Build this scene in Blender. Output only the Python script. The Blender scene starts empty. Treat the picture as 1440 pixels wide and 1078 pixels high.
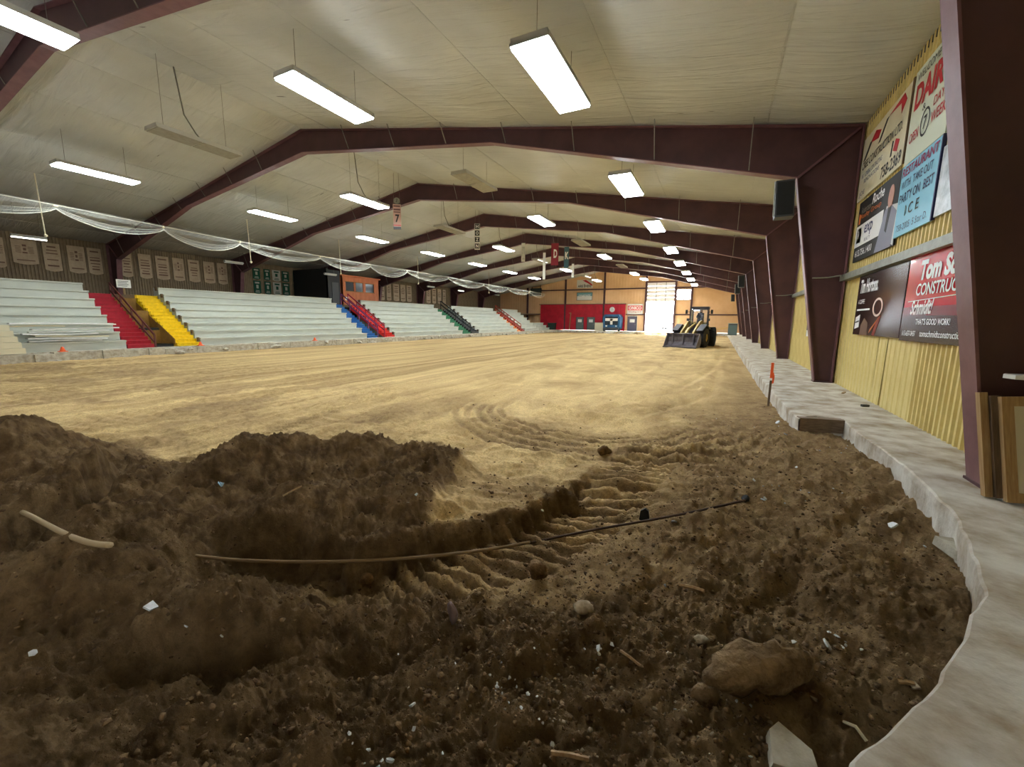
import bpy, bmesh, math, random
import numpy as np
from mathutils import Vector, Matrix

random.seed(7)
SC = bpy.context.scene
COL = SC.collection

# ------------------------------------------------------------------ camera
F, YAW, PIT, ROL, CZ = 576.75, .4636, -.153, .011, 1.472
def cam_dir(u, v):
    a = (u-720)/F; b = (539-v)/F
    cr, sr = math.cos(ROL), math.sin(ROL)
    xr = a*cr-b*sr; up = a*sr+b*cr
    cp, sp = math.cos(PIT), math.sin(PIT)
    d = cp-up*sp; z = sp+up*cp
    cy, sy = math.cos(YAW), math.sin(YAW)
    return Vector((xr*cy-d*sy, xr*sy+d*cy, z))
cam_d = bpy.data.cameras.new('camera'); cam = bpy.data.objects.new('camera', cam_d); COL.objects.link(cam)
fw = cam_dir(720, 539).normalized()
rt = (cam_dir(721, 539)-cam_dir(720, 539)).normalized()
up = rt.cross(fw).normalized()
cam.matrix_world = Matrix(((rt.x, up.x, -fw.x, 0), (rt.y, up.y, -fw.y, 0), (rt.z, up.z, -fw.z, CZ), (0, 0, 0, 1)))
cam_d.sensor_width = 36; cam_d.lens = F/1440*36; cam_d.clip_start = .05; cam_d.clip_end = 400
SC.camera = cam

# ------------------------------------------------------------------ light and exposure
LAMP_STRENGTH = 42.0
DAY_STRENGTH = 16.0
SUN_STRENGTH = 45.0
EXPOSURE = 0.36
w = bpy.data.worlds.new('sky'); SC.world = w; w.use_nodes = True
w.node_tree.nodes['Background'].inputs[0].default_value = (.86, .93, 1, 1)
w.node_tree.nodes['Background'].inputs[1].default_value = DAY_STRENGTH
sd = bpy.data.lights.new('sun', 'SUN'); sun = bpy.data.objects.new('sun', sd); COL.objects.link(sun)
sd.energy = SUN_STRENGTH; sd.angle = .01; sd.color = (1, .96, .9)
sun.rotation_euler = Vector((.12, -.75, -.65)).to_track_quat('-Z', 'Y').to_euler()
vs = SC.view_settings
vs.view_transform = 'Standard'; vs.look = 'None'; vs.gamma = 1; vs.use_curve_mapping = False; vs.exposure = EXPOSURE
SC.display_settings.display_device = 'sRGB'

# ------------------------------------------------------------------ helpers
def node(nt, typ, **kw):
    n = nt.nodes.new(typ)
    for k, v in kw.items():
        if k.startswith('i_'): n.inputs[k[2:].replace('_', ' ')].default_value = v
        else: setattr(n, k, v)
    return n
def mat(name, col, rough=.7, col2=None, scale=4, stretch=(1, 1, 1), detail=5, bump=0, bscale=None, bdist=.01, metal=0,
        emit=0, alpha=None, spec=.4, lo=.35, hi=.65, coat=0):
    m = bpy.data.materials.new(name); m.use_nodes = True; nt = m.node_tree; b = nt.nodes['Principled BSDF']
    b.inputs['Base Color'].default_value = (*col, 1); b.inputs['Roughness'].default_value = rough
    b.inputs['Metallic'].default_value = metal; b.inputs['Specular IOR Level'].default_value = spec
    b.inputs['Coat Weight'].default_value = coat
    tc = node(nt, 'ShaderNodeTexCoord'); mp = node(nt, 'ShaderNodeMapping'); mp.inputs['Scale'].default_value = stretch
    nt.links.new(tc.outputs['Object'], mp.inputs[0])
    if col2 is not None:
        n = node(nt, 'ShaderNodeTexNoise'); n.inputs['Scale'].default_value = scale; n.inputs['Detail'].default_value = detail
        n.inputs['Roughness'].default_value = .6
        nt.links.new(mp.outputs[0], n.inputs['Vector'])
        mr = node(nt, 'ShaderNodeMapRange'); mr.inputs[1].default_value = lo; mr.inputs[2].default_value = hi
        nt.links.new(n.outputs['Fac'], mr.inputs[0])
        mx = node(nt, 'ShaderNodeMix', data_type='RGBA'); mx.inputs['A'].default_value = (*col, 1); mx.inputs['B'].default_value = (*col2, 1)
        nt.links.new(mr.outputs[0], mx.inputs['Factor']); nt.links.new(mx.outputs['Result'], b.inputs['Base Color'])
    if bump:
        n2 = node(nt, 'ShaderNodeTexNoise'); n2.inputs['Scale'].default_value = bscale or scale*4; n2.inputs['Detail'].default_value = 6
        nt.links.new(mp.outputs[0], n2.inputs['Vector'])
        bp = node(nt, 'ShaderNodeBump'); bp.inputs['Strength'].default_value = bump; bp.inputs['Distance'].default_value = bdist
        nt.links.new(n2.outputs['Fac'], bp.inputs['Height']); nt.links.new(bp.outputs[0], b.inputs['Normal'])
    if emit:
        b.inputs['Emission Color'].default_value = (*col, 1); b.inputs['Emission Strength'].default_value = emit
    if alpha is not None:
        b.inputs['Alpha'].default_value = alpha
    return m
def S(r, g, bb):
    f = lambda c: (c/255/12.92) if c <= 10 else ((c/255+.055)/1.055)**2.4
    return (f(r), f(g), f(bb))

class MB:
    def __init__(s): s.v = []; s.f = []
    def add(s, vs, fs):
        n = len(s.v); s.v += [tuple(p) for p in vs]; s.f += [tuple(n+i for i in f) for f in fs]; return s
    def box(s, x0, x1, y0, y1, z0, z1, M=None):
        c = [(x, y, z) for x in (x0, x1) for y in (y0, y1) for z in (z0, z1)]
        if M is not None: c = [tuple(M @ Vector(p)) for p in c]
        return s.add(c, [(0, 1, 3, 2), (4, 6, 7, 5), (0, 4, 5, 1), (2, 3, 7, 6), (0, 2, 6, 4), (1, 5, 7, 3)])
    def quad(s, a, b, c, d): return s.add([a, b, c, d], [(0, 1, 2, 3)])
    def bar(s, a, b, w, h=None, upv=(0, 0, 1)):
        h = h or w; a = Vector(a); b = Vector(b); t = (b-a).normalized(); u = Vector(upv)
        if abs(t.dot(u)) > .95: u = Vector((1, 0, 0))
        r = t.cross(u).normalized(); u = r.cross(t)
        c = [p+r*sx*w/2+u*sz*h/2 for p in (a, b) for sx in (-1, 1) for sz in (-1, 1)]
        return s.add(c, [(0, 1, 3, 2), (4, 6, 7, 5), (0, 4, 5, 1), (2, 3, 7, 6), (0, 2, 6, 4), (1, 5, 7, 3)])
    def tube(s, pts, r, n=8, caps=True):
        pts = [Vector(p) for p in pts]; m = len(pts); base = len(s.v)
        rr = r if isinstance(r, (list, tuple)) else [r]*m
        prev = None
        for i, p in enumerate(pts):
            t = (pts[min(i+1, m-1)]-pts[max(i-1, 0)]).normalized()
            if prev is None:
                u = Vector((0, 0, 1)) if abs(t.z) < .9 else Vector((1, 0, 0)); a = t.cross(u).normalized()
            else: a = (prev-t*prev.dot(t)).normalized()
            prev = a; b = t.cross(a)
            for k in range(n):
                an = 2*math.pi*k/n; q = p+(a*math.cos(an)+b*math.sin(an))*rr[i]; s.v.append(tuple(q))
        for i in range(m-1):
            for k in range(n):
                k2 = (k+1) % n; s.f.append((base+i*n+k, base+i*n+k2, base+(i+1)*n+k2, base+(i+1)*n+k))
        if caps:
            s.f.append(tuple(base+k for k in reversed(range(n)))); s.f.append(tuple(base+(m-1)*n+k for k in range(n)))
        return s
    def prism(s, poly, d, M=None):      # poly in local xy, extruded by d in local z
        n = len(poly); c = [Vector((p[0], p[1], 0)) for p in poly]+[Vector((p[0], p[1], d)) for p in poly]
        if M is not None: c = [M @ p for p in c]
        return s.add(c, [tuple(reversed(range(n))), tuple(range(n, 2*n))]+[(i, (i+1) % n, n+(i+1) % n, n+i) for i in range(n)])
    def lump(s, c, r, seed=0, sub=1, sq=(1, 1, 1), rough=.25, rot=True):
        t = ICO[sub]; rnd = random.Random(seed); base = len(s.v)
        ax = [Vector((rnd.uniform(-1, 1), rnd.uniform(-1, 1), rnd.uniform(-1, 1))).normalized() for _ in range(5)]
        of = [rnd.uniform(.45, .85) for _ in ax]; M = Matrix.Rotation(rnd.uniform(0, 6.28) if rot else 0, 3, 'Z')
        for q in t[0]:
            q = Vector(q); k = 1+rnd.uniform(-rough, rough)*.5
            for a_, o_ in zip(ax, of):
                d = q.dot(a_)
                if d > o_: k = min(k, o_/d)
            q = q*k; p = M @ Vector((q.x*sq[0]*r, q.y*sq[1]*r, q.z*sq[2]*r)); s.v.append((p.x+c[0], p.y+c[1], p.z+c[2]))
        s.f += [tuple(base+i for i in f) for f in t[1]]
        return s
    def build(s, name, m, parent=None, smooth=False, kind=None, loc=None):
        me = bpy.data.meshes.new(name); me.from_pydata(s.v, [], s.f); me.update()
        bm = bmesh.new(); bm.from_mesh(me); bmesh.ops.recalc_face_normals(bm, faces=bm.faces); bm.to_mesh(me); bm.free()
        if m: me.materials.append(m)
        if smooth: me.polygons.foreach_set('use_smooth', [True]*len(me.polygons))
        return link(name, me, parent, kind, loc)
def link(name, me, parent=None, kind=None, loc=None, M=None):
    o = bpy.data.objects.new(name, me); COL.objects.link(o)
    if parent: o.parent = parent
    if kind: o['kind'] = kind
    if loc: o.location = loc
    if M is not None: o.matrix_basis = M
    return o
ICO = {}
for k_ in (1, 2, 3):
    b_ = bmesh.new(); bmesh.ops.create_icosphere(b_, subdivisions=k_, radius=1)
    ICO[k_] = ([tuple(v.co) for v in b_.verts], [tuple(v.index for v in f.verts) for f in b_.faces]); b_.free()
def tag(o, label, cat, group=None, kind=None):
    o['label'] = label; o['category'] = cat
    if group: o['group'] = group
    if kind: o['kind'] = kind
    return o
def empty(name, loc=(0, 0, 0), rz=0):
    o = bpy.data.objects.new(name, None); COL.objects.link(o); o.location = loc; o.rotation_euler = (0, 0, rz); o.empty_display_size = .1
    return o
def structure(o, label=None):
    o['kind'] = 'structure'
    if label: o['label'] = label
    return o
def copy_tree(o, parent=None):
    c = o.copy(); COL.objects.link(c)
    if parent: c.parent = parent
    for ch in list(o.children): copy_tree(ch, c)
    return c
ORD = ['nearest', 'second', 'third', 'fourth', 'fifth', 'sixth', 'seventh', 'eighth', 'ninth', 'tenth', 'eleventh', 'twelfth']

_txt = {}
def text(s, x, y, w, h, base, m, parent, name='lettering', shear=0, bold=.0, d=.004):
    """lettering fitted to a w by h box whose lower left corner is (x, y) on the plane base (4x4: x right, y up, z out)"""
    cu = bpy.data.curves.new('lettering_source', 'FONT'); cu.body = s; cu.size = 1; cu.offset = bold; cu.resolution_u = 3; cu.shear = shear
    o = bpy.data.objects.new('lettering_source', cu); COL.objects.link(o)
    bpy.context.view_layer.update()
    me = bpy.data.meshes.new_from_object(o); bpy.data.objects.remove(o); bpy.data.curves.remove(cu)
    n = len(me.vertices); co = np.empty(n*3, 'f'); me.vertices.foreach_get('co', co); co = co.reshape(-1, 3)
    mn = co.min(0); mx = co.max(0); sz = np.maximum(mx-mn, 1e-6)
    co = (co-mn)/sz*np.array([w, h, 0])+np.array([x, y, d])
    me.vertices.foreach_set('co', co.ravel().astype('f')); me.transform(base); me.materials.clear(); me.materials.append(m); me.update()
    return link(name, me, parent)
def basis(o, x, y):
    x = Vector(x).normalized(); y = Vector(y).normalized(); z = x.cross(y)
    return Matrix(((x.x, y.x, z.x, o[0]), (x.y, y.y, z.y, o[1]), (x.z, y.z, z.z, o[2]), (0, 0, 0, 1)))

# ------------------------------------------------------------------ materials
M = {}
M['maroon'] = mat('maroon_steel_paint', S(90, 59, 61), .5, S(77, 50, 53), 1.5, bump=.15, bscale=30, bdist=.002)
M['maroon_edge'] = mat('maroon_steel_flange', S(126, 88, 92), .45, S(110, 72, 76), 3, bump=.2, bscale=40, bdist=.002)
M['concrete'] = mat('dusty_concrete', S(208, 204, 194), .9, S(150, 132, 106), 2.4, detail=10, bump=.8, bscale=9, bdist=.02, lo=.38, hi=.68)
M['concrete_raw'] = mat('pale_concrete', S(200, 196, 180), .9, S(160, 150, 132), 6, detail=8, bump=.6, bscale=30, bdist=.01)
M['yellow'] = mat('yellow_steel_cladding', S(222, 203, 136), .5, S(204, 182, 114), 2, stretch=(1, 1, .3))
M['olive'] = mat('brown_steel_cladding', S(150, 132, 104), .6, S(132, 114, 88), 2)
M['tan'] = mat('tan_steel_cladding', S(240, 202, 158), .6, S(230, 188, 140), .6)
M['red_wall'] = mat('red_painted_boards', S(200, 30, 52), .6, S(170, 22, 42), 1)
M['white_seat'] = mat('pale_grey_bleacher_paint', S(200, 203, 190), .6, S(186, 190, 178), 3, stretch=(1, .3, 1))
M['white_riser'] = mat('grey_bleacher_riser', S(196, 200, 188), .6, S(182, 186, 176), 3, stretch=(1, .3, 1))
M['dark'] = mat('black_metal', (.012, .013, .014), .5)
M['rubber'] = mat('black_rubber', (.02, .02, .021), .8, bump=.3, bscale=30)
M['dark_grey'] = mat('dark_grey_paint', (.06, .062, .065), .5)
M['grey'] = mat('grey_galvanised_steel', S(150, 152, 142), .45, S(128, 130, 120), 6, metal=.3)
M['white'] = mat('white_paint', S(228, 228, 222), .5)
M['offwhite'] = mat('cream_paint', S(222, 214, 184), .6)
M['wood'] = mat('pine_timber', S(176, 146, 102), .6, S(146, 114, 74), 6, stretch=(8, 8, .6), detail=4)
M['wood_dark'] = mat('weathered_timber', S(120, 98, 74), .8, S(90, 72, 52), 6, stretch=(8, 8, .6))
M['ply'] = mat('brown_plywood', S(150, 112, 46), .7, S(120, 88, 34), 3)
M['fixture'] = mat('light_fixture_housing', S(196, 196, 186), .5)
M['unlit'] = mat('unlit_fixture_diffuser', S(160, 158, 148), .5, S(142, 140, 130), 5)
M['lamp'] = mat('glowing_light_diffuser', (.87, .95, 1), .5, emit=LAMP_STRENGTH)
M['strip'] = mat('dim_glowing_tube', (1, .97, .9), .5, emit=3.0)
M['cable'] = mat('grey_cable', S(120, 118, 108), .6)
M['rope'] = mat('pale_rope', S(205, 205, 190), .8)
M['net'] = mat('pale_netting', S(200, 200, 188), .9, alpha=.22)
M['white_print'] = mat('white_print', (.85, .85, .85), .5)
M['black_print'] = mat('black_print', (.02, .02, .02), .5)
M['red_print'] = mat('red_print', (.5, .02, .03), .5)
M['navy_print'] = mat('navy_print', (.03, .035, .12), .5)
M['orange_print'] = mat('orange_print', (.6, .16, .04), .5)
M['orange'] = mat('orange_plastic', (.9, .13, .03), .5)
def plain(n, c, r=.6): M[n] = mat(n, S(*c), r); return M[n]
for n_, c_ in dict(stair_red=(176, 24, 46), stair_yellow=(250, 212, 10), stair_blue=(40, 110, 176), stair_scarlet=(232, 52, 44), stair_green=(22, 120, 74),
                   stair_black=(40, 44, 44), stair_orange=(232, 140, 70), stair_rust=(170, 60, 40)).items():
    M[n_] = mat(n_, S(*c_), .5, tuple(x*.8 for x in S(*c_)), 8)

# ceiling fabric with stains and wrinkle relief
def ceiling_mat():
    m = bpy.data.materials.new('white_insulation_fabric'); m.use_nodes = True; nt = m.node_tree; b = nt.nodes['Principled BSDF']
    b.inputs['Roughness'].default_value = .42; b.inputs['Specular IOR Level'].default_value = .35
    g = node(nt, 'ShaderNodeNewGeometry')
    mp = node(nt, 'ShaderNodeMapping'); mp.inputs['Scale'].default_value = (.35, 2.6, .35); mp.inputs['Rotation'].default_value = (0, 0, .12)
    nt.links.new(g.outputs['Position'], mp.inputs[0])
    n = node(nt, 'ShaderNodeTexNoise'); n.inputs['Scale'].default_value = 1.6; n.inputs['Detail'].default_value = 4; n.inputs['Distortion'].default_value = .6
    nt.links.new(mp.outputs[0], n.inputs['Vector'])
    bp = node(nt, 'ShaderNodeBump'); bp.inputs['Strength'].default_value = 1; bp.inputs['Distance'].default_value = .08
    nt.links.new(n.outputs['Fac'], bp.inputs['Height']); nt.links.new(bp.outputs[0], b.inputs['Normal'])
    n2 = node(nt, 'ShaderNodeTexNoise'); n2.inputs['Scale'].default_value = .35; n2.inputs['Detail'].default_value = 6
    nt.links.new(g.outputs['Position'], n2.inputs['Vector'])
    mr = node(nt, 'ShaderNodeMapRange'); mr.inputs[1].default_value = .35; mr.inputs[2].default_value = .7; nt.links.new(n2.outputs['Fac'], mr.inputs[0])
    mx = node(nt, 'ShaderNodeMix', data_type='RGBA'); mx.inputs['A'].default_value = (*S(206, 209, 206), 1); mx.inputs['B'].default_value = (*S(184, 187, 183), 1)
    nt.links.new(mr.outputs[0], mx.inputs['Factor'])
    # small black tears and scuffs
    mp2 = node(nt, 'ShaderNodeMapping'); mp2.inputs['Scale'].default_value = (.5, 3.2, .5); nt.links.new(g.outputs['Position'], mp2.inputs[0])
    n3 = node(nt, 'ShaderNodeTexNoise'); n3.inputs['Scale'].default_value = 1.1; n3.inputs['Detail'].default_value = 3; nt.links.new(mp2.outputs[0], n3.inputs['Vector'])
    mr3 = node(nt, 'ShaderNodeMapRange'); mr3.inputs[1].default_value = .74; mr3.inputs[2].default_value = .76; nt.links.new(n3.outputs['Fac'], mr3.inputs[0])
    mx2 = node(nt, 'ShaderNodeMix', data_type='RGBA'); mx2.inputs['B'].default_value = (.12, .12, .11, 1)
    nt.links.new(mr3.outputs[0], mx2.inputs['Factor']); nt.links.new(mx.outputs['Result'], mx2.inputs['A']); nt.links.new(mx2.outputs['Result'], b.inputs['Base Color'])
    return m
M['ceiling'] = ceiling_mat()

def soil_mat():
    m = bpy.data.materials.new('sand_and_soil'); m.use_nodes = True; nt = m.node_tree; b = nt.nodes['Principled BSDF']
    b.inputs['Roughness'].default_value = .95; b.inputs['Specular IOR Level'].default_value = .15
    at = node(nt, 'ShaderNodeAttribute', attribute_name='soil')
    g = node(nt, 'ShaderNodeTexCoord')
    sep = node(nt, 'ShaderNodeSeparateColor'); nt.links.new(at.outputs['Color'], sep.inputs[0])
    # graded streaks that run down the rink
    mp = node(nt, 'ShaderNodeMapping'); mp.inputs['Scale'].default_value = (2.4, .05, 1); mp.inputs['Rotation'].default_value = (0, 0, .05)
    nt.links.new(g.outputs['Object'], mp.inputs[0])
    n = node(nt, 'ShaderNodeTexNoise'); n.inputs['Scale'].default_value = 1.3; n.inputs['Detail'].default_value = 8; n.inputs['Roughness'].default_value = .65; n.inputs['Distortion'].default_value = .4
    nt.links.new(mp.outputs[0], n.inputs['Vector'])
    mr = node(nt, 'ShaderNodeMapRange'); mr.inputs[1].default_value = .36; mr.inputs[2].default_value = .66; nt.links.new(n.outputs['Fac'], mr.inputs[0])
    nB = node(nt, 'ShaderNodeTexNoise'); nB.inputs['Scale'].default_value = .8; nB.inputs['Detail'].default_value = 10; nB.inputs['Roughness'].default_value = .7; nB.inputs['Distortion'].default_value = .5
    mpB = node(nt, 'ShaderNodeMapping'); mpB.inputs['Scale'].default_value = (1, .5, 1); mpB.inputs['Rotation'].default_value = (0, 0, .3); nt.links.new(g.outputs['Object'], mpB.inputs[0]); nt.links.new(mpB.outputs[0], nB.inputs['Vector'])
    mrB = node(nt, 'ShaderNodeMapRange'); mrB.inputs[1].default_value = .38; mrB.inputs[2].default_value = .66; nt.links.new(nB.outputs['Fac'], mrB.inputs[0])
    fm = node(nt, 'ShaderNodeMix', data_type='FLOAT'); nt.links.new(sep.outputs[2], fm.inputs['Factor']); nt.links.new(mrB.outputs[0], fm.inputs['A']); nt.links.new(mr.outputs[0], fm.inputs['B'])
    sand = node(nt, 'ShaderNodeMix', data_type='RGBA'); sand.inputs['A'].default_value = (*S(216, 188, 134), 1); sand.inputs['B'].default_value = (*S(156, 128, 84), 1)
    nt.links.new(fm.outputs['Result'], sand.inputs['Factor'])
    # rough mottling
    n2 = node(nt, 'ShaderNodeTexNoise'); n2.inputs['Scale'].default_value = 5; n2.inputs['Detail'].default_value = 10; n2.inputs['Roughness'].default_value = .68
    nt.links.new(g.outputs['Object'], n2.inputs['Vector'])
    mr2 = node(nt, 'ShaderNodeMapRange'); mr2.inputs[1].default_value = .35; mr2.inputs[2].default_value = .65; nt.links.new(n2.outputs['Fac'], mr2.inputs[0])
    mid = node(nt, 'ShaderNodeMix', data_type='RGBA'); mid.inputs['A'].default_value = (*S(184, 156, 114), 1); mid.inputs['B'].default_value = (*S(138, 110, 76), 1)
    nt.links.new(mr2.outputs[0], mid.inputs['Factor'])
    dk = node(nt, 'ShaderNodeMix', data_type='RGBA'); dk.inputs['A'].default_value = (*S(152, 124, 86), 1); dk.inputs['B'].default_value = (*S(98, 76, 50), 1)
    nt.links.new(mr2.outputs[0], dk.inputs['Factor'])
    n4 = node(nt, 'ShaderNodeTexNoise'); n4.inputs['Scale'].default_value = 40; n4.inputs['Detail'].default_value = 8; n4.inputs['Roughness'].default_value = .8
    nt.links.new(g.outputs['Object'], n4.inputs['Vector'])
    mr4 = node(nt, 'ShaderNodeMapRange'); mr4.inputs[1].default_value = .35; mr4.inputs[2].default_value = .65; mr4.inputs[3].default_value = .62; mr4.inputs[4].default_value = 1.3; nt.links.new(n4.outputs['Fac'], mr4.inputs[0])
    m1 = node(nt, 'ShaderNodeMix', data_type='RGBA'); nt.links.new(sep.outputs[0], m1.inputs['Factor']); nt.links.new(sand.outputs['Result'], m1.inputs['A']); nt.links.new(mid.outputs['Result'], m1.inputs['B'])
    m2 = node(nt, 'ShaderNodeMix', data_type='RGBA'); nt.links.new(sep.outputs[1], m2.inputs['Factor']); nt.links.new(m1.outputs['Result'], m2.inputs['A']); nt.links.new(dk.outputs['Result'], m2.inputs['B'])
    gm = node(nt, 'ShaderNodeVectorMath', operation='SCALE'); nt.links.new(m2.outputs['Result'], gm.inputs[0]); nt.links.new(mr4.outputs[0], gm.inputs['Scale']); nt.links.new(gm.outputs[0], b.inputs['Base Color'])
    n3 = node(nt, 'ShaderNodeTexNoise'); n3.inputs['Scale'].default_value = 18; n3.inputs['Detail'].default_value = 12; n3.inputs['Roughness'].default_value = .78
    nt.links.new(g.outputs['Object'], n3.inputs['Vector'])
    bp = node(nt, 'ShaderNodeBump'); bp.inputs['Distance'].default_value = .05
    ml = node(nt, 'ShaderNodeMath', operation='MULTIPLY_ADD'); ml.inputs[1].default_value = .65; ml.inputs[2].default_value = .35
    nt.links.new(sep.outputs[0], ml.inputs[0]); nt.links.new(ml.outputs[0], bp.inputs['Strength'])
    nt.links.new(n3.outputs['Fac'], bp.inputs['Height']); nt.links.new(bp.outputs[0], b.inputs['Normal'])
    return m
M['soil'] = soil_mat()
M['clod'] = mat('dark_soil_clod', S(130, 104, 72), .95, S(84, 65, 45), 9, bump=.8, bscale=50, bdist=.01, spec=.15)
M['clod_mid'] = mat('brown_soil_lump', S(150, 126, 94), .95, S(84, 66, 46), 7, bump=1, bscale=28, bdist=.03, spec=.15)
M['stone'] = mat('dusty_stone', S(170, 154, 128), .9, S(128, 110, 84), 14, bump=.5, bscale=40, bdist=.005)
M['scrap'] = mat('white_scrap', S(228, 232, 234), .5, S(196, 198, 196), 20)

# ------------------------------------------------------------------ terrain
def _hash(ix, iy, s):
    h = (ix.astype(np.int64)*374761393 + iy.astype(np.int64)*668265263 + s*1442695041) & 0xffffffff
    h = ((h ^ (h >> 13))*1274126177) & 0xffffffff
    return ((h ^ (h >> 16)) & 0xffff)/65535.0
def vn(x, y, s=0):
    ix = np.floor(x); iy = np.floor(y); fx = x-ix; fy = y-iy
    fx = fx*fx*fx*(fx*(fx*6-15)+10); fy = fy*fy*fy*(fy*(fy*6-15)+10)
    a = _hash(ix, iy, s); b = _hash(ix+1, iy, s); c = _hash(ix, iy+1, s); d = _hash(ix+1, iy+1, s)
    return (a+(b-a)*fx+(c-a)*fy+(a-b-c+d)*fx*fy)*2-1
def fbm(x, y, o=4, s=0, g=.5):
    r = 0; a = 1; c, t = math.cos(.7), math.sin(.7)
    for i in range(o):
        r = r+a*vn(x, y, s+i*17); x, y = (x*c-y*t)*2.03+3.1, (x*t+y*c)*2.03-1.7; a *= g
    return r
def ridg(x, y, o=3, s=0, g=.5):
    r = 0; a = 1; c, t = math.cos(1.1), math.sin(1.1)
    for i in range(o):
        r = r+a*(1-2*np.abs(vn(x, y, s+i*13))); x, y = (x*c-y*t)*2.1+1.3, (x*t+y*c)*2.1+4.2; a *= g
    return r
def ss(e0, e1, x):
    t = np.clip((x-e0)/(e1-e0), 0, 1); return t*t*(3-2*t)
def seg(x, y, ax, ay, bx, by):
    dx, dy = bx-ax, by-ay; t = np.clip(((x-ax)*dx+(y-ay)*dy)/(dx*dx+dy*dy+1e-9), 0, 1)
    return np.hypot(x-ax-t*dx, y-ay-t*dy), t
def ridge(x, y, ax, ay, bx, by, h, w, p=2):
    d, t = seg(x, y, ax, ay, bx, by); return h*np.exp(-(d/w)**p)
def poly_sd(x, y, P):
    """distance to a polyline, and the sign of the side (positive = left of its direction)"""
    best = np.full(np.shape(x), 1e9); sg = np.ones(np.shape(x)); tt = np.zeros(np.shape(x)); L = 0
    for (ax, ay), (bx, by) in zip(P[:-1], P[1:]):
        d, t = seg(x, y, ax, ay, bx, by); c = (bx-ax)*(y-ay)-(by-ay)*(x-ax); l = math.hypot(bx-ax, by-ay)
        k = d < best; best = np.where(k, d, best); sg = np.where(k, np.sign(c), sg); tt = np.where(k, L+t*l, tt); L += l
    return best, sg, tt
CUT = [(-3.75, 1.62), (-3.38, 1.85), (-3.01, 1.94), (-2.5, 2.0), (-2.2, 2.13), (-1.81, 2.61), (-1.6, 2.95), (-1.41, 3.46), (-1.14, 4.4), (-.98, 5.0)]
TRACK = [(-2.2, 1.75), (-1.75, 2.2), (-1.42, 2.7), (-1.2, 3.1), (-1.0, 3.7), (-.86, 4.4), (-.72, 5.1), (-.55, 5.7)]
BX = [-24, -12, -9.5, -7.6, -6.5, -5.8, -5.2, -4.4, -3.6, -3.0, -2.75, -2.45, -2.1, -1.7, -1.2, -.9, -.3, .2, .6, 2.7]
BY = [1.6, 1.8, 2.1, 2.6, 2.5, 2.35, 3.1, 4.1, 4.7, 4.5, 4.1, 3.3, 2.7, 2.3, 2.2, 2.3, 2.7, 3.2, 3.6, 3.8]
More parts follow.
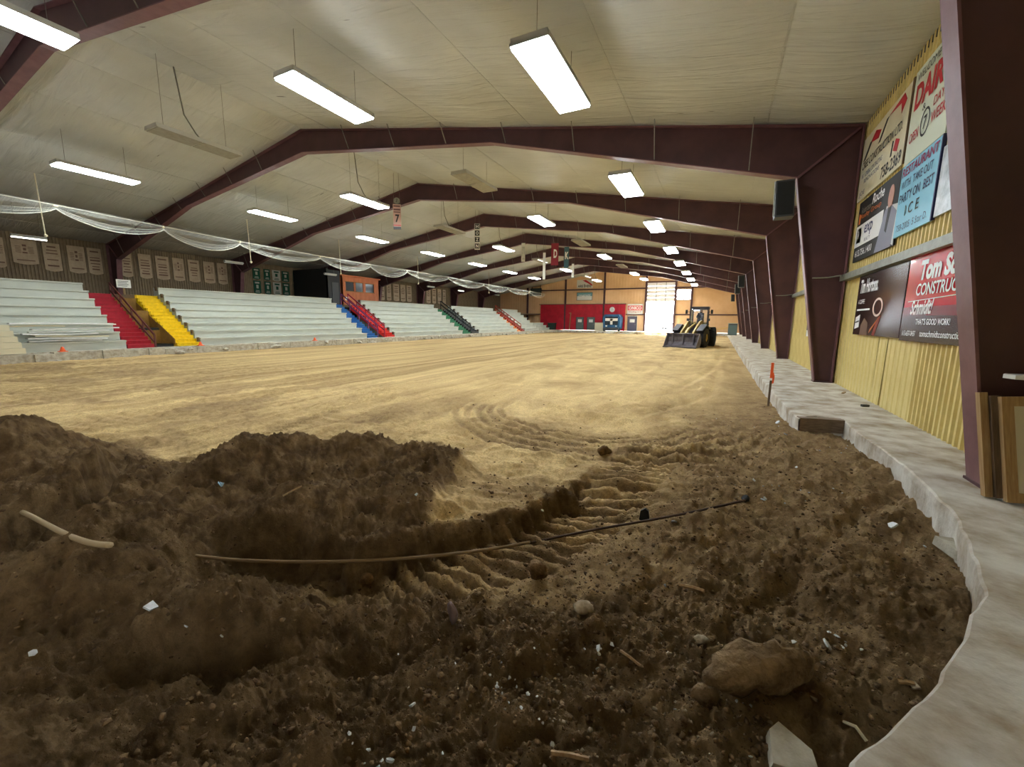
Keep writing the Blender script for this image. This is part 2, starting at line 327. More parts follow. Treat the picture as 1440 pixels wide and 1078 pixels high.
def terrain(x, y):
    x = np.asarray(x, float); y = np.asarray(y, float)
    wx = x+.09*fbm(x*2.6, y*2.6, 4, 5, .6); wy = y+.09*fbm(x*2.6, y*2.6, 4, 9, .6)
    f = np.interp(wx, BX, BY)
    loose = ss(.12, -.22, wy-f)
    right = ss(-1.3, -.1, wx+.12*(9-wy)*0+.25*fbm(x*.9, y*.9, 3, 21))*ss(10.5, 6.0, wy+.6*fbm(x*.7, y*.7, 2, 31))
    rightfar = ss(-.7, .9, wx)*ss(30, 10, y)
    near = ss(14, 5, y)
    z = -.34+.06*ss(-3, 1, x)*ss(16, 7, y)+0*x
    # grooves left by the grader, running down the rink
    gs = fbm(x*2.2+y*.05, y*.12, 4, 40)
    z = z+.016*gs*ss(.6, 0, right)*(1-loose)+.02*fbm(x*.5, y*.3, 3, 44)
    # soft ruts of the far field
    for P, w_ in ([[(-2.26, 7.64), (-1.06, 11.2), (-.17, 17.1), (.2, 26)], .12], [[(-1.4, 7.46), (-.06, 11.2), (.07, 17.3)], .12], [[(-8.6, 2.2), (-6.1, 3.0), (-7.2, 7), (-9, 18), (-10, 40)], .16]):
        d, s_, t_ = poly_sd(x, y, P); z = z-.03*np.exp(-(d/w_)**2)+.012*np.exp(-((d-2*w_)/w_)**2)
    # tyre prints on the far left sand
    d, s_, t_ = poly_sd(x, y, [(-5.7, 2.2), (-6.1, 3.2), (-6.6, 5.0), (-7.4, 8)])
    z = z+.02*np.sign(np.sin(t_*38+s_*d*7))*np.exp(-(d/.22)**4)*near
    # sand shelf chatter
    z = z+.030*fbm(x*1.7, y*1.7, 4, 50)*near+.016*ridg(x*4, y*4, 4, 55, .6)*near*(.4+.6*ss(.2, .8, fbm(x*.8, y*.8, 2, 58)+.5))
    z = z+.014*np.sin((y*.94-x*.34+.15*fbm(x, y, 2, 52))*2*math.pi/.26)*ss(.1, .5, fbm(x*.55, y*.55, 2, 53))*near*(1-loose)
    # turning arcs of the loader tyres
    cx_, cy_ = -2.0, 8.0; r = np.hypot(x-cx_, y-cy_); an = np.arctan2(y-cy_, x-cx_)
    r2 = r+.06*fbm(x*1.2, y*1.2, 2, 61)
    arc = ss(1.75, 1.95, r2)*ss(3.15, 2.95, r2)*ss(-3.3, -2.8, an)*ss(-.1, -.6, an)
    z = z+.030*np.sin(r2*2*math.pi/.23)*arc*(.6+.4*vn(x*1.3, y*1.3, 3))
    z = z+ridge(wx, wy, -2.95, 7.9, -1.45, 7.2, .10, .17)+ridge(wx, wy, -1.5, 5.35, -.2, 5.7, .07, .16)+ridge(wx, wy, -2.7, 4.9, -1.6, 5.0, .06, .14)+ridge(wx, wy, -2.4, 4.3, -1.9, 4.5, .05, .1)
    # mounds of dumped soil
    m = ridge(wx, wy, -11, 1.0, -7.4, 1.55, .34, .55)+ridge(wx, wy, -7.2, 1.5, -6.4, 1.75, .28, .5)
    m = m+ridge(wx, wy, -5.3, 1.9, -4.6, 2.3, .20, .45)+ridge(wx, wy, -4.7, 2.7, -3.8, 3.55, .35, .42)+ridge(wx, wy, -3.1, 3.7, -2.75, 3.85, .26, .3)
    m = m+ridge(wx, wy, -3.25, 2.35, -2.6, 2.9, .24, .42)+ridge(wx, wy, -2.4, 2.8, -2.1, 2.95, .10, .22)
    m = m+ridge(wx, wy, -5.8, 1.1, -4.2, 1.5, .14, .5)
    # the loader's cut through them
    d, s_, t_ = poly_sd(wx, wy, CUT); sd_ = d*s_
    inr = ss(3.2, 2.2, d)
    side = ss(-.02, .09, sd_)
    endf = ss(0.0, .5, t_)*ss(4.4, 3.7, t_)
    m = m*(1-(1-side)*endf*ss(2.2, .7, d)*ss(-4.2, -3.0, x))
    z = z+m+.15*(side-1)*endf*ss(1.3, .5, d)+.05*np.exp(-((sd_-.12)/.07)**2)*endf
    z = z-.10*np.exp(-((sd_+.12)/.13)**2)*endf*ss(-1.7, -2.3, x)
    # banks of the two dug hollows on the left
    for P_, hh, ln in (([(-4.25, .5), (-4.6, .85), (-4.95, 1.25), (-5.3, 1.7), (-5.8, 1.95)], .30, 2.0), ([(-2.75, .62), (-2.5, .82), (-2.2, 1.0), (-1.9, 1.18), (-1.6, 1.4)], .18, 1.2)):
        db, sb, tb = poly_sd(wx, wy, P_); q_ = db*sb; en = ss(0, .25, tb)*ss(ln, ln-.3, tb)
        z = z+en*(hh*ss(-.03, .05, q_)*np.exp(-(np.maximum(q_, 0)/.5)**2)-.6*hh*np.exp(-((q_+.12)/.11)**2))
    # lug prints
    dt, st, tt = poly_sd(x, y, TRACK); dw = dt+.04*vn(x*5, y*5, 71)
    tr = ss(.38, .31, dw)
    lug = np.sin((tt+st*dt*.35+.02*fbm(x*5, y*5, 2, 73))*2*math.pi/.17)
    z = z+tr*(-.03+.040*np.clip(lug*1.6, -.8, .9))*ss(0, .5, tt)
    # near soil: berms and pits
    z = z+ridge(wx, wy, -4.7, .2, -3.6, .75, .26, .38)+ridge(wx, wy, -3.5, 1.0, -2.4, 1.25, .22, .26)+ridge(wx, wy, -2.2, 1.3, -1.2, 1.75, .10, .25)
    z = z+ridge(wx, wy, -2.3, .2, -.9, .75, .22, .32)+ridge(wx, wy, -2.9, .65, -2.75, .75, .06, .2)
    d2, s2, t2 = poly_sd(wx, wy, [(-4.2, .55), (-4.68, 1.0), (-5.0, 1.35), (-5.6, 1.75)])
    z = z+.07*np.exp(-((d2*s2+.38)/.16)**2)
    z = z-ridge(wx, wy, -1.7, 1.35, -1.45, 1.5, .10, .12)-ridge(wx, wy, -.75, 1.75, -.55, 1.85, .10, .10)
    z = z+ridge(wx, wy, -.8, 2.05, -.3, 2.15, .06, .14)+ridge(wx, wy, .2, 1.75, .75, 2.25, .03, .2)
    # furrow on the right
    d3, s3, t3 = poly_sd(x, y, [(.35, 2.6), (.67, 3.33), (1.2, 4.4), (1.8, 5.4)])
    z = z-.045*np.exp(-(d3/.07)**2)+.02*np.exp(-((d3-.15)/.07)**2)
    # breakage of the surface
    rough = np.clip(loose+.55*right+.25*arc+.25*rightfar, 0, 1)*ss(22, 8, y)
    z = z+rough*(.045*fbm(x*2.3, y*2.3, 3, 80)+.024*ridg(wx*5, wy*5, 3, 84, .55)+.016*fbm(x*17, y*17, 2, 88, .6)+.007*fbm(x*52, y*52, 2, 92, .6))
    z = z+np.clip(rough*1.5, 0, 1)*(.016*ss(.15, .75, vn(wx*13, wy*13, 131))+.014*ss(.1, .6, vn(x*27, y*27, 133))+.010*ss(.1, .6, vn(x*55, y*55, 135)))
    z = z+(1-rough)*near*(.006*fbm(x*14, y*14, 3, 137, .6)+.010*ss(.35, .8, vn(x*11, y*11, 139)))
    chunk = vn(x*9, y*9, 95)
    z = z+rough*.035*ss(.35, .6, chunk)*(.5+.5*vn(x*3, y*3, 97))
    # sink below the slab
    z = np.where(x > 1.05, np.minimum(z, -.10), z)
    z = z+.06*ss(.6, 1.0, x)*ss(18, 8, y)*(.5+.5*vn(x*3, y*1.5, 99))*ss(2.2, 1.2, x)
    c0 = np.clip(rightfar*.75+right*.8+.55*arc*(.5+.5*vn(x*2, y*2, 7))+.35*ss(.0, .7, fbm(x*.8, y*.8, 3, 101))*near+.9*loose, 0, 1)
    c1 = np.clip(loose*1.0-.75*ss(-1.0, .2, wx)*ss(.9, 1.5, wy)+.35*right*ss(-.1, .6, fbm(x*1.6, y*1.6, 3, 111))+.45*ss(.45, .2, np.abs(x-.2+0*y))*ss(7, 6, y)*0, 0, 1)
    c1 = np.clip(c1-.7*tr*(1-ss(0, .6, fbm(x*2, y*2, 2, 115)))-.35*ss(.1, .6, fbm(wx*1.3, wy*1.3, 3, 117))*loose*ss(2.2, .9, y), 0, 1)
    near_side = (1-side)*endf*ss(2.6, 1.2, d)
    c0 = np.maximum(c0, near_side*(.75+.25*fbm(x*1.5, y*1.5, 3, 151)))
    face = np.exp(-((sd_-.02)/.085)**2)*endf
    c0 = np.clip(c0+face, 0, 1); c1 = np.clip(c1+face*.9+.55*tr*ss(.0, -.5, lug)+.25*arc*ss(.2, -.6, np.sin(r2*2*math.pi/.23)), 0, 1)  # lug grooves and arc troughs painted darker, standing in for their shade
    c0 = np.clip(c0-.5*arc*ss(.1, .8, np.sin(r2*2*math.pi/.23))-.35*tr*ss(.2, .8, lug), 0, 1)  # arc and lug crests painted paler, as if they caught the light
    mot = ss(-.1, .6, fbm(wx*1.1, wy*1.1, 4, 153, .6))*near
    c0 = np.clip(c0+.5*mot*(1-loose)*ss(10, 6, y), 0, 1)
    terrain.graded = ss(-2.0, -7.0, x+.2*y)*.85+.15
    return z, c0, c1
def make_ground():
    th = np.concatenate([np.radians(np.linspace(-98, 52, 1040)), np.radians(np.linspace(54, 260, 70))])
    r = np.concatenate([[.02, .2, .4], np.exp(np.linspace(math.log(.55), math.log(70), 900))])
    R, T = np.meshgrid(r, th, indexing='ij')
    X = np.clip(R*np.sin(T), -23.95, 2.62); Y = np.clip(R*np.cos(T), -3.6, 63.6)
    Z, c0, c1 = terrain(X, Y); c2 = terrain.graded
    nr, nt = X.shape; nv = nr*nt
    me = bpy.data.meshes.new('dirt_floor'); me.vertices.add(nv)
    me.vertices.foreach_set('co', np.stack([X, Y, Z], -1).ravel().astype('f'))
    i = np.arange(nr-1)[:, None]; j = np.arange(nt)[None, :]; j2 = (j+1) % nt
    q = np.stack([i*nt+j, i*nt+j2, (i+1)*nt+j2, (i+1)*nt+j], -1).reshape(-1, 4)
    # leave out faces squeezed flat on the rink's edge
    P = np.stack([X.ravel(), Y.ravel()], -1); a = P[q]
    ar = np.abs((a[:, 2, 0]-a[:, 0, 0])*(a[:, 3, 1]-a[:, 1, 1])-(a[:, 3, 0]-a[:, 1, 0])*(a[:, 2, 1]-a[:, 0, 1]))
    q = q[ar > 1e-9]
    nf = len(q); me.loops.add(nf*4); me.polygons.add(nf)
    me.loops.foreach_set('vertex_index', q[:, ::-1].ravel().astype('i')); me.polygons.foreach_set('loop_start', (np.arange(nf)*4).astype('i'))
    me.polygons.foreach_set('use_smooth', np.ones(nf, bool))
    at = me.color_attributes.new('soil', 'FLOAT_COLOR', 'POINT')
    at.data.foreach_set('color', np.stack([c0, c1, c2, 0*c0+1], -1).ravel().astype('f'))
    me.update(calc_edges=True); me.validate(); me.materials.append(M['soil'])
    return me
ground = structure(link('floor', make_ground()), 'pale sand and dark soil floor of the gutted rink')
def tz(x, y): return float(terrain(np.array([x]), np.array([y]))[0][0])
def hit(u, v, dz=0):
    """the point of the soil seen at a place of the photograph"""
    d = cam_dir(u, v); t0 = .9/abs(d.z); t = np.linspace(t0, 2.6/abs(d.z), 500)
    X, Y, Zr = d.x*t, d.y*t, CZ+d.z*t; Z = terrain(X, Y)[0]; k = np.argmax(Zr < Z)
    if k == 0: k = len(t)-1
    return Vector((X[k], Y[k], Z[k]+dz))

# ------------------------------------------------------------------ concrete slab round the rink
EDGE = [(1.02, 64.0), (1.05, 43), (1.09, 20), (1.11, 15), (1.14, 10), (1.18, 8.2), (1.22, 7.62), (1.35, 7.9), (1.5, 8.02), (1.84, 7.92), (1.80, 7.3), (1.86, 5.9), (1.83, 5.0), (1.77, 4.33),
        (1.64, 3.75), (1.50, 3.25), (1.42, 3.02), (1.33, 2.85), (1.12, 2.5), (.89, 2.08), (.7, 1.82), (.53, 1.58), (.36, 1.25), (.25, .9), (.16, .4), (.1, -.4), (.1, -3.5)]
def slab():
    pts = []; rnd = random.Random(3)
    for (a, b), (c, d) in zip(EDGE[:-1], EDGE[1:]):
        l = math.hypot(c-a, d-b); n = max(1, int(l/(.07 if b < 9 else .3)))
        for i in range(n):
            t = i/n; pts.append((a+(c-a)*t, b+(d-b)*t))
    pts.append(EDGE[-1])
    m = MB(); n = len(pts); rows = []
    A = np.array(pts); j1 = fbm(A[:, 0]*3, A[:, 1]*5, 4, 3, .6)*.012; j2 = fbm(A[:, 0]*3+9, A[:, 1]*5, 4, 8, .6)*.012
    for q, (dz, off) in enumerate(((0, .014), (-.012, .0), (-.06, -.004), (-.14, .0), (-.3, .0), (-.55, .02))):
        rows.append([]); j3 = fbm(A[:, 0]*3+q*.4, A[:, 1]*4, 3, 20, .6)*(.005 if q > 1 else .0015)
        for k, p in enumerate(pts):
            rows[-1].append(len(m.v)); m.v.append((p[0]+off+j1[k]+j3[k], p[1]+j2[k], dz))
    for a, b in zip(rows[:-1], rows[1:]):
        for k in range(n-1): m.f.append((a[k], a[k+1], b[k+1], b[k]))
    c0 = len(m.v); m.v += [(2.95, pts[-1][1], 0), (2.95, pts[0][1], 0)]
    m.f.append(tuple(rows[0])+(c0, c0+1))
    return m
sl = slab().build('floor_slab_right', M['concrete']); structure(sl, 'dusty concrete walkway slab along the right wall')
g = MB(); g.box(-36.2, -24.1, -6, 68, -.5, 0)
rnd = random.Random(5)
y = -4
while y < 64:
    l = rnd.uniform(.5, 1.6); x1 = -23.55+rnd.uniform(-.1, .06); z1 = rnd.uniform(-.05, .015)
    g.box(-24.15, x1, y, y+l, -.5, z1)
    if rnd.random() < .6: g.lump((x1+rnd.uniform(0, .12), y+rnd.uniform(0, l), rnd.uniform(-.34, -.12)), rnd.uniform(.08, .22), rnd.random(), 1, (1, 2, .7))
    y += l
structure(g.build('floor_slab_left', M['concrete_raw']), 'broken concrete kerb below the bleachers')
structure(MB().box(-24.1, 2.9, 63.3, 66.4, -.5, -.02).build('floor_slab_end', M['concrete']), 'concrete apron before the far end wall')
structure(MB().box(-60, 40, 66.6, 140, -.4, -.06).build('floor_outside', mat('bright_gravel_yard', (.75, .74, .7), .9)), 'bright yard outside the open door')

# ------------------------------------------------------------------ roof frames
CX = -16.515; BAY = 7.62; Y0 = 5.39; YE = 66.35; WR = 2.70; WL = 2*CX-WR
def roof_z(x): return 9.42-.175*abs(x-CX)
INNER = [(2.27, 0), (1.42, 5.02), (-7.25, 7.285), (CX, 8.46)]
def frame_parts(Y, parent):
    full = INNER+[(2*CX-a, b) for a, b in INNER[-2::-1]]
    outer = [(2.62, 0), (2.62, roof_z(2.62)-.07), (CX, roof_z(CX)-.07)]; outer = outer+[(2*CX-a, b) for a, b in outer[-2::-1]]
    for s in (1, -1):
        tr = lambda p: p if s == 1 else (2*CX-p[0], p[1])
        i = [tr(p) for p in INNER]; o0 = tr((2.62, 0)); o1 = tr((2.62, roof_z(2.62)-.07)); o2 = tr((CX, roof_z(CX)-.07))
        # column: web, flanges
        m = MB(); Mx = basis((0, Y+.006, 0), (1, 0, 0), (0, 0, 1))
        m.prism([o0, o1, i[1], i[0]], .012, Mx)
        c = m.build('column', M['maroon'], parent)
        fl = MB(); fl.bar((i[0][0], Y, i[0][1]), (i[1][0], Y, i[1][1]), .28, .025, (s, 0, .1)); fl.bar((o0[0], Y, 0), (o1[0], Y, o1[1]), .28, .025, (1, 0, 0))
        fl.build('flange', M['maroon_edge'], c)
        MB().box(min(i[0][0], o0[0])-.03, max(i[0][0], o0[0])+.03, Y-.16, Y+.16, 0, .025).build('base_plate', M['maroon'], c)
        m = MB()
        m.prism([o1, o2, i[3], i[2], i[1]], .012, Mx)
        r = m.build('rafter', M['maroon'], parent)
        fl = MB()
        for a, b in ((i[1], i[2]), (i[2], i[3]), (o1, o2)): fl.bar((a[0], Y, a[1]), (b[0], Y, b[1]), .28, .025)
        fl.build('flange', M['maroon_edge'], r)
        MB().bar((i[1][0], Y-.02, i[1][1]), (o1[0]-.05*s, Y-.02, o1[1]-.02), .05, .09, (0, 1, 0)).build('haunch_stiffener', M['maroon_edge'], r)
        for q in range(1, 8):       # small brace rods between flange and purlins
            x = 2.7-q*2.35
            if x < CX+1: break
            zi = np.interp(-x, [-1.42, 7.25, 16.515], [5.02, 7.285, 8.46]); x_ = x if s == 1 else 2*CX-x
            MB().bar((x_, Y-.14, zi+.03), (x_, Y-.5, roof_z(x)-.02), .022, .022).build('brace_rod', M['grey'], parent)
for k in range(-1, 8):
    Y = Y0+k*BAY; e = empty('roof_frame', (0, 0, 0))
    frame_parts(Y-.14, e)
    e['kind'] = 'structure'
    e['label'] = 'dark red steel roof frame, ' + ('behind the photographer' if k < 0 else ORD[k]+' along the hall')

# ------------------------------------------------------------------ ceiling panels
cl = empty('ceiling'); structure(cl, 'off white fabric ceiling in long sagging strips')
SEAM = [2.75, .66, -2.6, -5.85, -9.1, -12.35, -14.9, CX]
def panel_mesh(w, seed):
    rnd = random.Random(seed); nx, ny = 12, 20; v = []; ph = [rnd.uniform(0, 6) for _ in range(6)]
    for j in range(ny+1):
        for i in range(nx+1):
            a, b = i/nx, j/ny
            z = -.07*math.sin(math.pi*a)**.8*(.7+.3*math.sin(math.pi*b))
            z += .016*math.sin(math.pi*a)*math.sin(b*26+ph[0]+2*math.sin(a*3+ph[1]))*(.4+.6*abs(math.sin(b*3.1+ph[2])))
            z += .03*math.sin(math.pi*a)*(ss(.82, 1, b)-ss(.18, 0, b))*0
            v.append((a*w, b*BAY, z))
    f = [(j*(nx+1)+i, (j+1)*(nx+1)+i, (j+1)*(nx+1)+i+1, j*(nx+1)+i+1) for j in range(ny) for i in range(nx)]
    me = bpy.data.meshes.new('ceiling_panel'); me.from_pydata(v, [], f); me.update(); me.materials.append(M['ceiling'])
    me.polygons.foreach_set('use_smooth', [True]*len(me.polygons)); return me
cache = {}
for s in (1, -1):
    for a, b in zip(SEAM[:-1], SEAM[1:]):
        w = math.hypot(a-b, .175*(a-b))
        for k in range(-1, 9):
            key = (round(w, 3), (k*3+int(abs(a)*2)) % 4)
            if key not in cache: cache[key] = panel_mesh(w, hash(key) % 1000)
            Yk = Y0+(k-1)*BAY+BAY if k >= 0 else Y0-BAY
            if Yk+BAY > YE+.2: continue
            xa = a if s == 1 else 2*CX-a; xb = b if s == 1 else 2*CX-b
            d = Vector((xb-xa, 0, roof_z(xb)-roof_z(xa))).normalized()
            if s == 1: Mx = basis((xa, Yk+BAY, roof_z(xa)), d, (0, -1, 0))
            else: Mx = basis((xa, Yk, roof_z(xa)), d, (0, 1, 0))
            link('ceiling_panel', cache[key], cl, M=Mx)
# thin battens over the seams
for s in (1, -1):
    for a in SEAM[1:-1]:
        x = a if s == 1 else 2*CX-a
        MB().box(x-.02, x+.02, Y0-BAY, YE, roof_z(a)-.012, roof_z(a)+.01).build('seam_batten', M['ceiling'], cl)
# outer roof skin above the fabric (keeps daylight out)
rf = MB()
for s in (1, -1):
    x0 = 2.9 if s == 1 else 2*CX-2.9
    a = (x0, -8, roof_z(2.9)+.16); b = (CX, -8, roof_z(CX)+.16); c = (CX, YE+.3, roof_z(CX)+.16); d = (x0, YE+.3, roof_z(2.9)+.16); rf.quad(a, b, c, d)
structure(rf.build('roof', M['grey']), 'metal roof deck above the fabric')

# ------------------------------------------------------------------ walls
def ribbed(w, h, nr, depth, name, m, flat=False):
    """ribbed sheet: x along the wall, y up, ribs stand out in +z"""
    xs = [(0, 0)]; p = w/nr
    for k in range(nr):
        x = k*p; xs += [(x+p*.30, 0), (x+p*.42, depth), (x+p*.72, depth), (x+p*.84, 0)]
    xs += [(w-.004, 0), (w-.004, -.03)]
    v = [(x, y, z) for y in (0, h) for x, z in xs]; n = len(xs)
    f = [(i, i+1, n+i+1, n+i) for i in range(n-1)]
    me = bpy.data.meshes.new(name); me.from_pydata(v, [], f); me.update(); me.materials.append(m); return me
wr = empty('wall_right'); structure(wr, 'yellow ribbed steel wall on the right')
lowp = ribbed(.84, 2.5, 6, .03, 'wall_panel', M['yellow']); upp = ribbed(.84, 3.55, 6, .03, 'wall_panel', M['yellow'])
nlow = ribbed(.42, 2.5, 2, .012, 'wall_panel', M['yellow'])
y = YE
while y > Y0-BAY:
    if 8.6 < y < 13.0:
        w_ = .42; tilt = {1: .035}.get(int((y-8.6)/.42) == 3, 0)
        link('wall_panel', nlow, wr, M=basis((WR, y, .0), (0, -1, -tilt), (0, -tilt, 1)))
        y -= w_ + (.09 if tilt else .004)
    else:
        link('wall_panel', lowp, wr, M=basis((WR, y, 0), (0, -1, 0), (0, 0, 1))); y -= .84
y = YE
while y > Y0-BAY:
    link('wall_panel', upp, wr, M=basis((WR, y, 2.55), (0, -1, 0), (0, 0, 1))); y -= .84
MB().box(WR+.04, WR+.12, Y0-BAY-1, YE+.1, -.3, 6.7).build('wall_sheathing', M['wood_dark'], wr)
MB().box(WR-.16, WR, Y0-BAY, YE, 2.50, 2.64).build('girt', M['grey'], wr)
MB().box(WR-.02, WR+.02, Y0-BAY, YE, roof_z(WR)-.12, roof_z(WR)+.05).build('eave_strip', M['dark'], wr)
wl = empty('wall_left'); structure(wl, 'brown ribbed steel wall behind the bleachers')
lp = ribbed(.9, 4.3, 6, .03, 'wall_panel', M['olive'])
y = -2
while y < YE:
    link('wall_panel', lp, wl, M=basis((WL, y, 2.2), (0, 1, 0), (0, 0, 1))); y += .9
MB().box(WL-.12, WL-.04, -6, YE, -.3, 6.7).build('wall_sheathing', M['wood_dark'], wl)
structure(MB().box(WL-.1, 2.9, -4.2, -4.0, -.4, 9.6).build('wall_back', M['olive']), 'wall behind the photographer')

# end wall with openings
we = empty('wall_end'); structure(we, 'tan steel end wall with maroon posts and girts')
def wpanel(x0, x1, z0, z1, m=M['tan']):
    n = max(1, round((x1-x0)/.9)); w = (x1-x0)/n
    for i in range(n):
        a = x0+i*w; b = a+w
        def top(x): return min(z1, roof_z(x)+.05)
        mb = MB()
        zt = lambda x: top(x)
        pts = [(a-.004, z0-.01), (b, z0-.01), (b, zt(b)+.01), ((a+b)/2, zt((a+b)/2)+.01), (a-.004, zt(a)+.01)]
        if min(p[1] for p in pts[2:]) <= z0+.02: continue
        mb.prism(pts, .04, basis((0, YE, 0), (1, 0, 0), (0, 0, 1)))
        mb.box(a+.1, a+.22, YE-.07, YE-.035, z0, min(zt(a+.1), zt(a+.22))); mb.box(b-.34, b-.22, YE-.07, YE-.035, z0, min(zt(b-.34), zt(b-.22)))
        mb.build('wall_panel', m, we)
posts = [WL, -30.2, -23.3, -16.8, -10.42, -6.2, -3.95, WR]
for a, b in zip(posts[:-1], posts[1:]):
    if a == -10.42: wpanel(a, b, 7.36, 9.6); continue
    if a == -6.2: wpanel(a, b, 0, 4.74); wpanel(a, b, 6.21, 9.6); wpanel(-4.1, b, 4.74, 6.21); continue
    wpanel(a, b, 0, 2.55); wpanel(a, b, 2.55, 6.5); wpanel(a, b, 6.5, 9.6)
for x in posts[1:-1]:
    MB().box(x-.13, x+.13, YE-.35, YE-.05, 0, roof_z(x)).build('post', M['maroon'], we)
for z, segs in ((2.55, ((WL, -27.8), (-13.3, -10.6), (-6.1, WR))), (6.5, ((WL, -10.5), (-6.1, WR)))):
    for a, b in segs: MB().box(a, b, YE-.2, YE-.06, z-.09, z+.09).build('girt', M['maroon'], we)
MB().box(-10.55, -6.05, YE-.22, YE-.05, 7.3, 7.5).build('door_header', M['maroon'], we)
# overhead door, lower half pushed up
d1 = empty('door_1'); structure(d1, 'tall overhead door half open on bright daylight')
trans = mat('translucent_door_panel', S(240, 238, 238), .5); trans.node_tree.nodes['Principled BSDF'].inputs['Transmission Weight'].default_value = .06
for r in range(5):
    for c in range(3):
        x0 = -10.28+c*1.34; z0 = 4.5+r*.572
        MB().box(x0+.02, x0+1.32, YE-.1, YE-.06, z0+.015, z0+.555).build('door_panel', trans, d1)
for c in range(4): MB().box(-10.31+c*1.34, -10.25+c*1.34, YE-.13, YE-.05, 4.48, 7.36).build('door_stile', M['grey'], d1)
for x in (-10.32, -6.25): MB().box(x-.03, x+.03, YE-.2, YE-.13, 0, 7.3).build('door_track', M['grey'], d1)
wn = empty('window_1'); structure(wn, 'square two pane window beside the overhead door')
glass = mat('window_glass', (.9, .95, 1), .05); glass.node_tree.nodes['Principled BSDF'].inputs['Transmission Weight'].default_value = 1
for i in range(2):
    x0 = -6.0+i*.95
    MB().box(x0+.05, x0+.9, YE-.02, YE-.01, 4.8, 6.15).build('window_pane', glass, wn)
for a in ((-6.06, -4.06, 4.68, 4.76), (-6.06, -4.06, 6.19, 6.27), (-6.06, -5.97, 4.7, 6.25), (-5.09, -5.02, 4.76, 6.2), (-4.14, -4.05, 4.7, 6.25)):
    MB().box(a[0], a[1], YE-.12, YE+.02, a[2], a[3]).build('window_frame', M['maroon_edge'], wn)
# red boarded lower wall
rw = empty('wall_red'); structure(rw, 'bright red boarded lower part of the end wall')
for i in range(16):
    x0 = -27.7+i*.894; MB().box(x0+.006, x0+.888, YE-.34, YE-.3, 0, 4.15).build('wall_board', M['red_wall'], rw)
MB().box(-27.7, -13.4, YE-.3, YE-.06, 0, 4.1).build('wall_framing', M['red_wall'], rw)
MB().box(-27.9, -13.3, YE-.4, YE-.05, 4.12, 4.22).build('trim_cap', M['maroon'], rw)
def hinged_door(n, x0, x1, z1, m, label, yy):
    d = empty(n, (x0, yy, 0)); structure(d, label)
    w = x1-x0
    MB().box(0, w, -.05, 0, 0, z1).build('door_leaf', m, d)
    fr = MB(); fr.box(-.08, 0, -.07, .02, 0, z1+.08); fr.box(w, w+.08, -.07, .02, 0, z1+.08); fr.box(-.08, w+.08, -.07, .02, z1, z1+.08); fr.build('door_frame', M['dark_grey'], d)
    MB().box(.25, w-.25, -.06, -.05, z1*.62, z1*.85).build('door_notice', M['white'], d)
    MB().box(w-.2, w-.08, -.13, -.05, .95, 1.02).build('door_handle', M['grey'], d)
dg = mat('grey_green_door_paint', S(96, 108, 104), .5)
hinged_door('door_2', -21.2, -20.05, 2.05, dg, 'grey door in the red wall, left of the pair', YE-.36)
hinged_door('door_3', -19.35, -18.2, 2.05, dg, 'grey door in the red wall, right of the pair', YE-.36)
hinged_door('door_4', -12.9, -11.65, 2.15, mat('slate_door_paint', S(96, 92, 110), .5), 'slate grey door beside the overhead door', YE-.08)
MB().box(-13.02, -11.5, YE-.07, YE-.05, 0, 2.4).build('trim_1', M['white'])['kind'] = 'structure'
structure(MB().box(WL, -28.0, -5, YE, 2.40, 2.58).build('floor_walkway', M['wood_dark']), 'raised walkway behind the bleachers')

# things on the end wall
def sign_board(name, x0, x1, z0, z1, y, m, label, frame=None, cat='sign', group=None):
    e = empty(name, ((x0+x1)/2, y, z0)); e2 = tag(e, label, cat, group); hw = (x1-x0)/2
    MB().box(-hw, hw, -.03, 0, 0, z1-z0).build('board', m, e)
    if frame:
        f = MB(); h = z1-z0
        for a in ((-hw-.06, hw+.06, -.06, 0), (-hw-.06, hw+.06, h, h+.06), (-hw-.06, -hw, 0, h), (hw, hw+.06, 0, h)): f.box(a[0], a[1], -.05, .01, a[2], a[3])
        f.build('frame', frame, e)
    return e
BP = basis((0, -.035, 0), (1, 0, 0), (0, 0, 1))
e = sign_board('wall_banner', -21.4, -18.75, 6.75, 8.05, YE-.2, M['white'], 'white banner with a red swoosh and black word, high on the tan end wall')
MB().prism([(-.4, 1.2), (.2, 1.28), (1.25, .55), (1.25, .3), (.5, .75)], .004, BP).build('print', M['red_print'], e)
text('ARE', -1.15, .12, .9, .38, BP, M['black_print'], e, bold=.03); text('HERE', .1, .12, 1.0, .38, BP, M['black_print'], e, bold=.03)
MB().prism([(-.12, .1), (.02, .1), (.02, .6), (-.12, .6)], .004, BP).build('print', M['black_print'], e)
e = sign_board('wall_sign', -21.3, -18.8, 4.85, 6.0, YE-.2, M['white'], 'pale blue and white framed sign on the tan end wall', M['dark_grey'])
MB().prism([(-1.25, .62), (1.25, .62), (1.25, 1.15), (-1.25, 1.15)], .004, BP).build('print', mat('sky_blue_print', S(120, 170, 180), .5), e)
text('COMFORTS', -1.0, .3, 2.0, .55, BP, M['white_print'], e, bold=.02, d=.01)
e = sign_board('wall_sign', -13.1, -10.75, 2.62, 4.15, YE-.2, M['white'], 'red lettered white sign above the slate grey door', None)
MB().prism([(-1.1, .55), (1.1, .55), (1.1, 1.3), (-1.1, 1.3)], .004, BP).build('print', mat('coral_print', S(226, 110, 110), .5), e)
text('ONICO', -.95, .68, 1.9, .5, BP, M['white_print'], e, bold=.03, d=.01); text('Dealing and', -.9, .2, 1.8, .25, BP, M['red_print'], e, bold=.01)
e = empty('wall_clock', (-15.4, YE-.4, 3.3)); tag(e, 'round white clock on the red wall above the blue machine', 'clock')
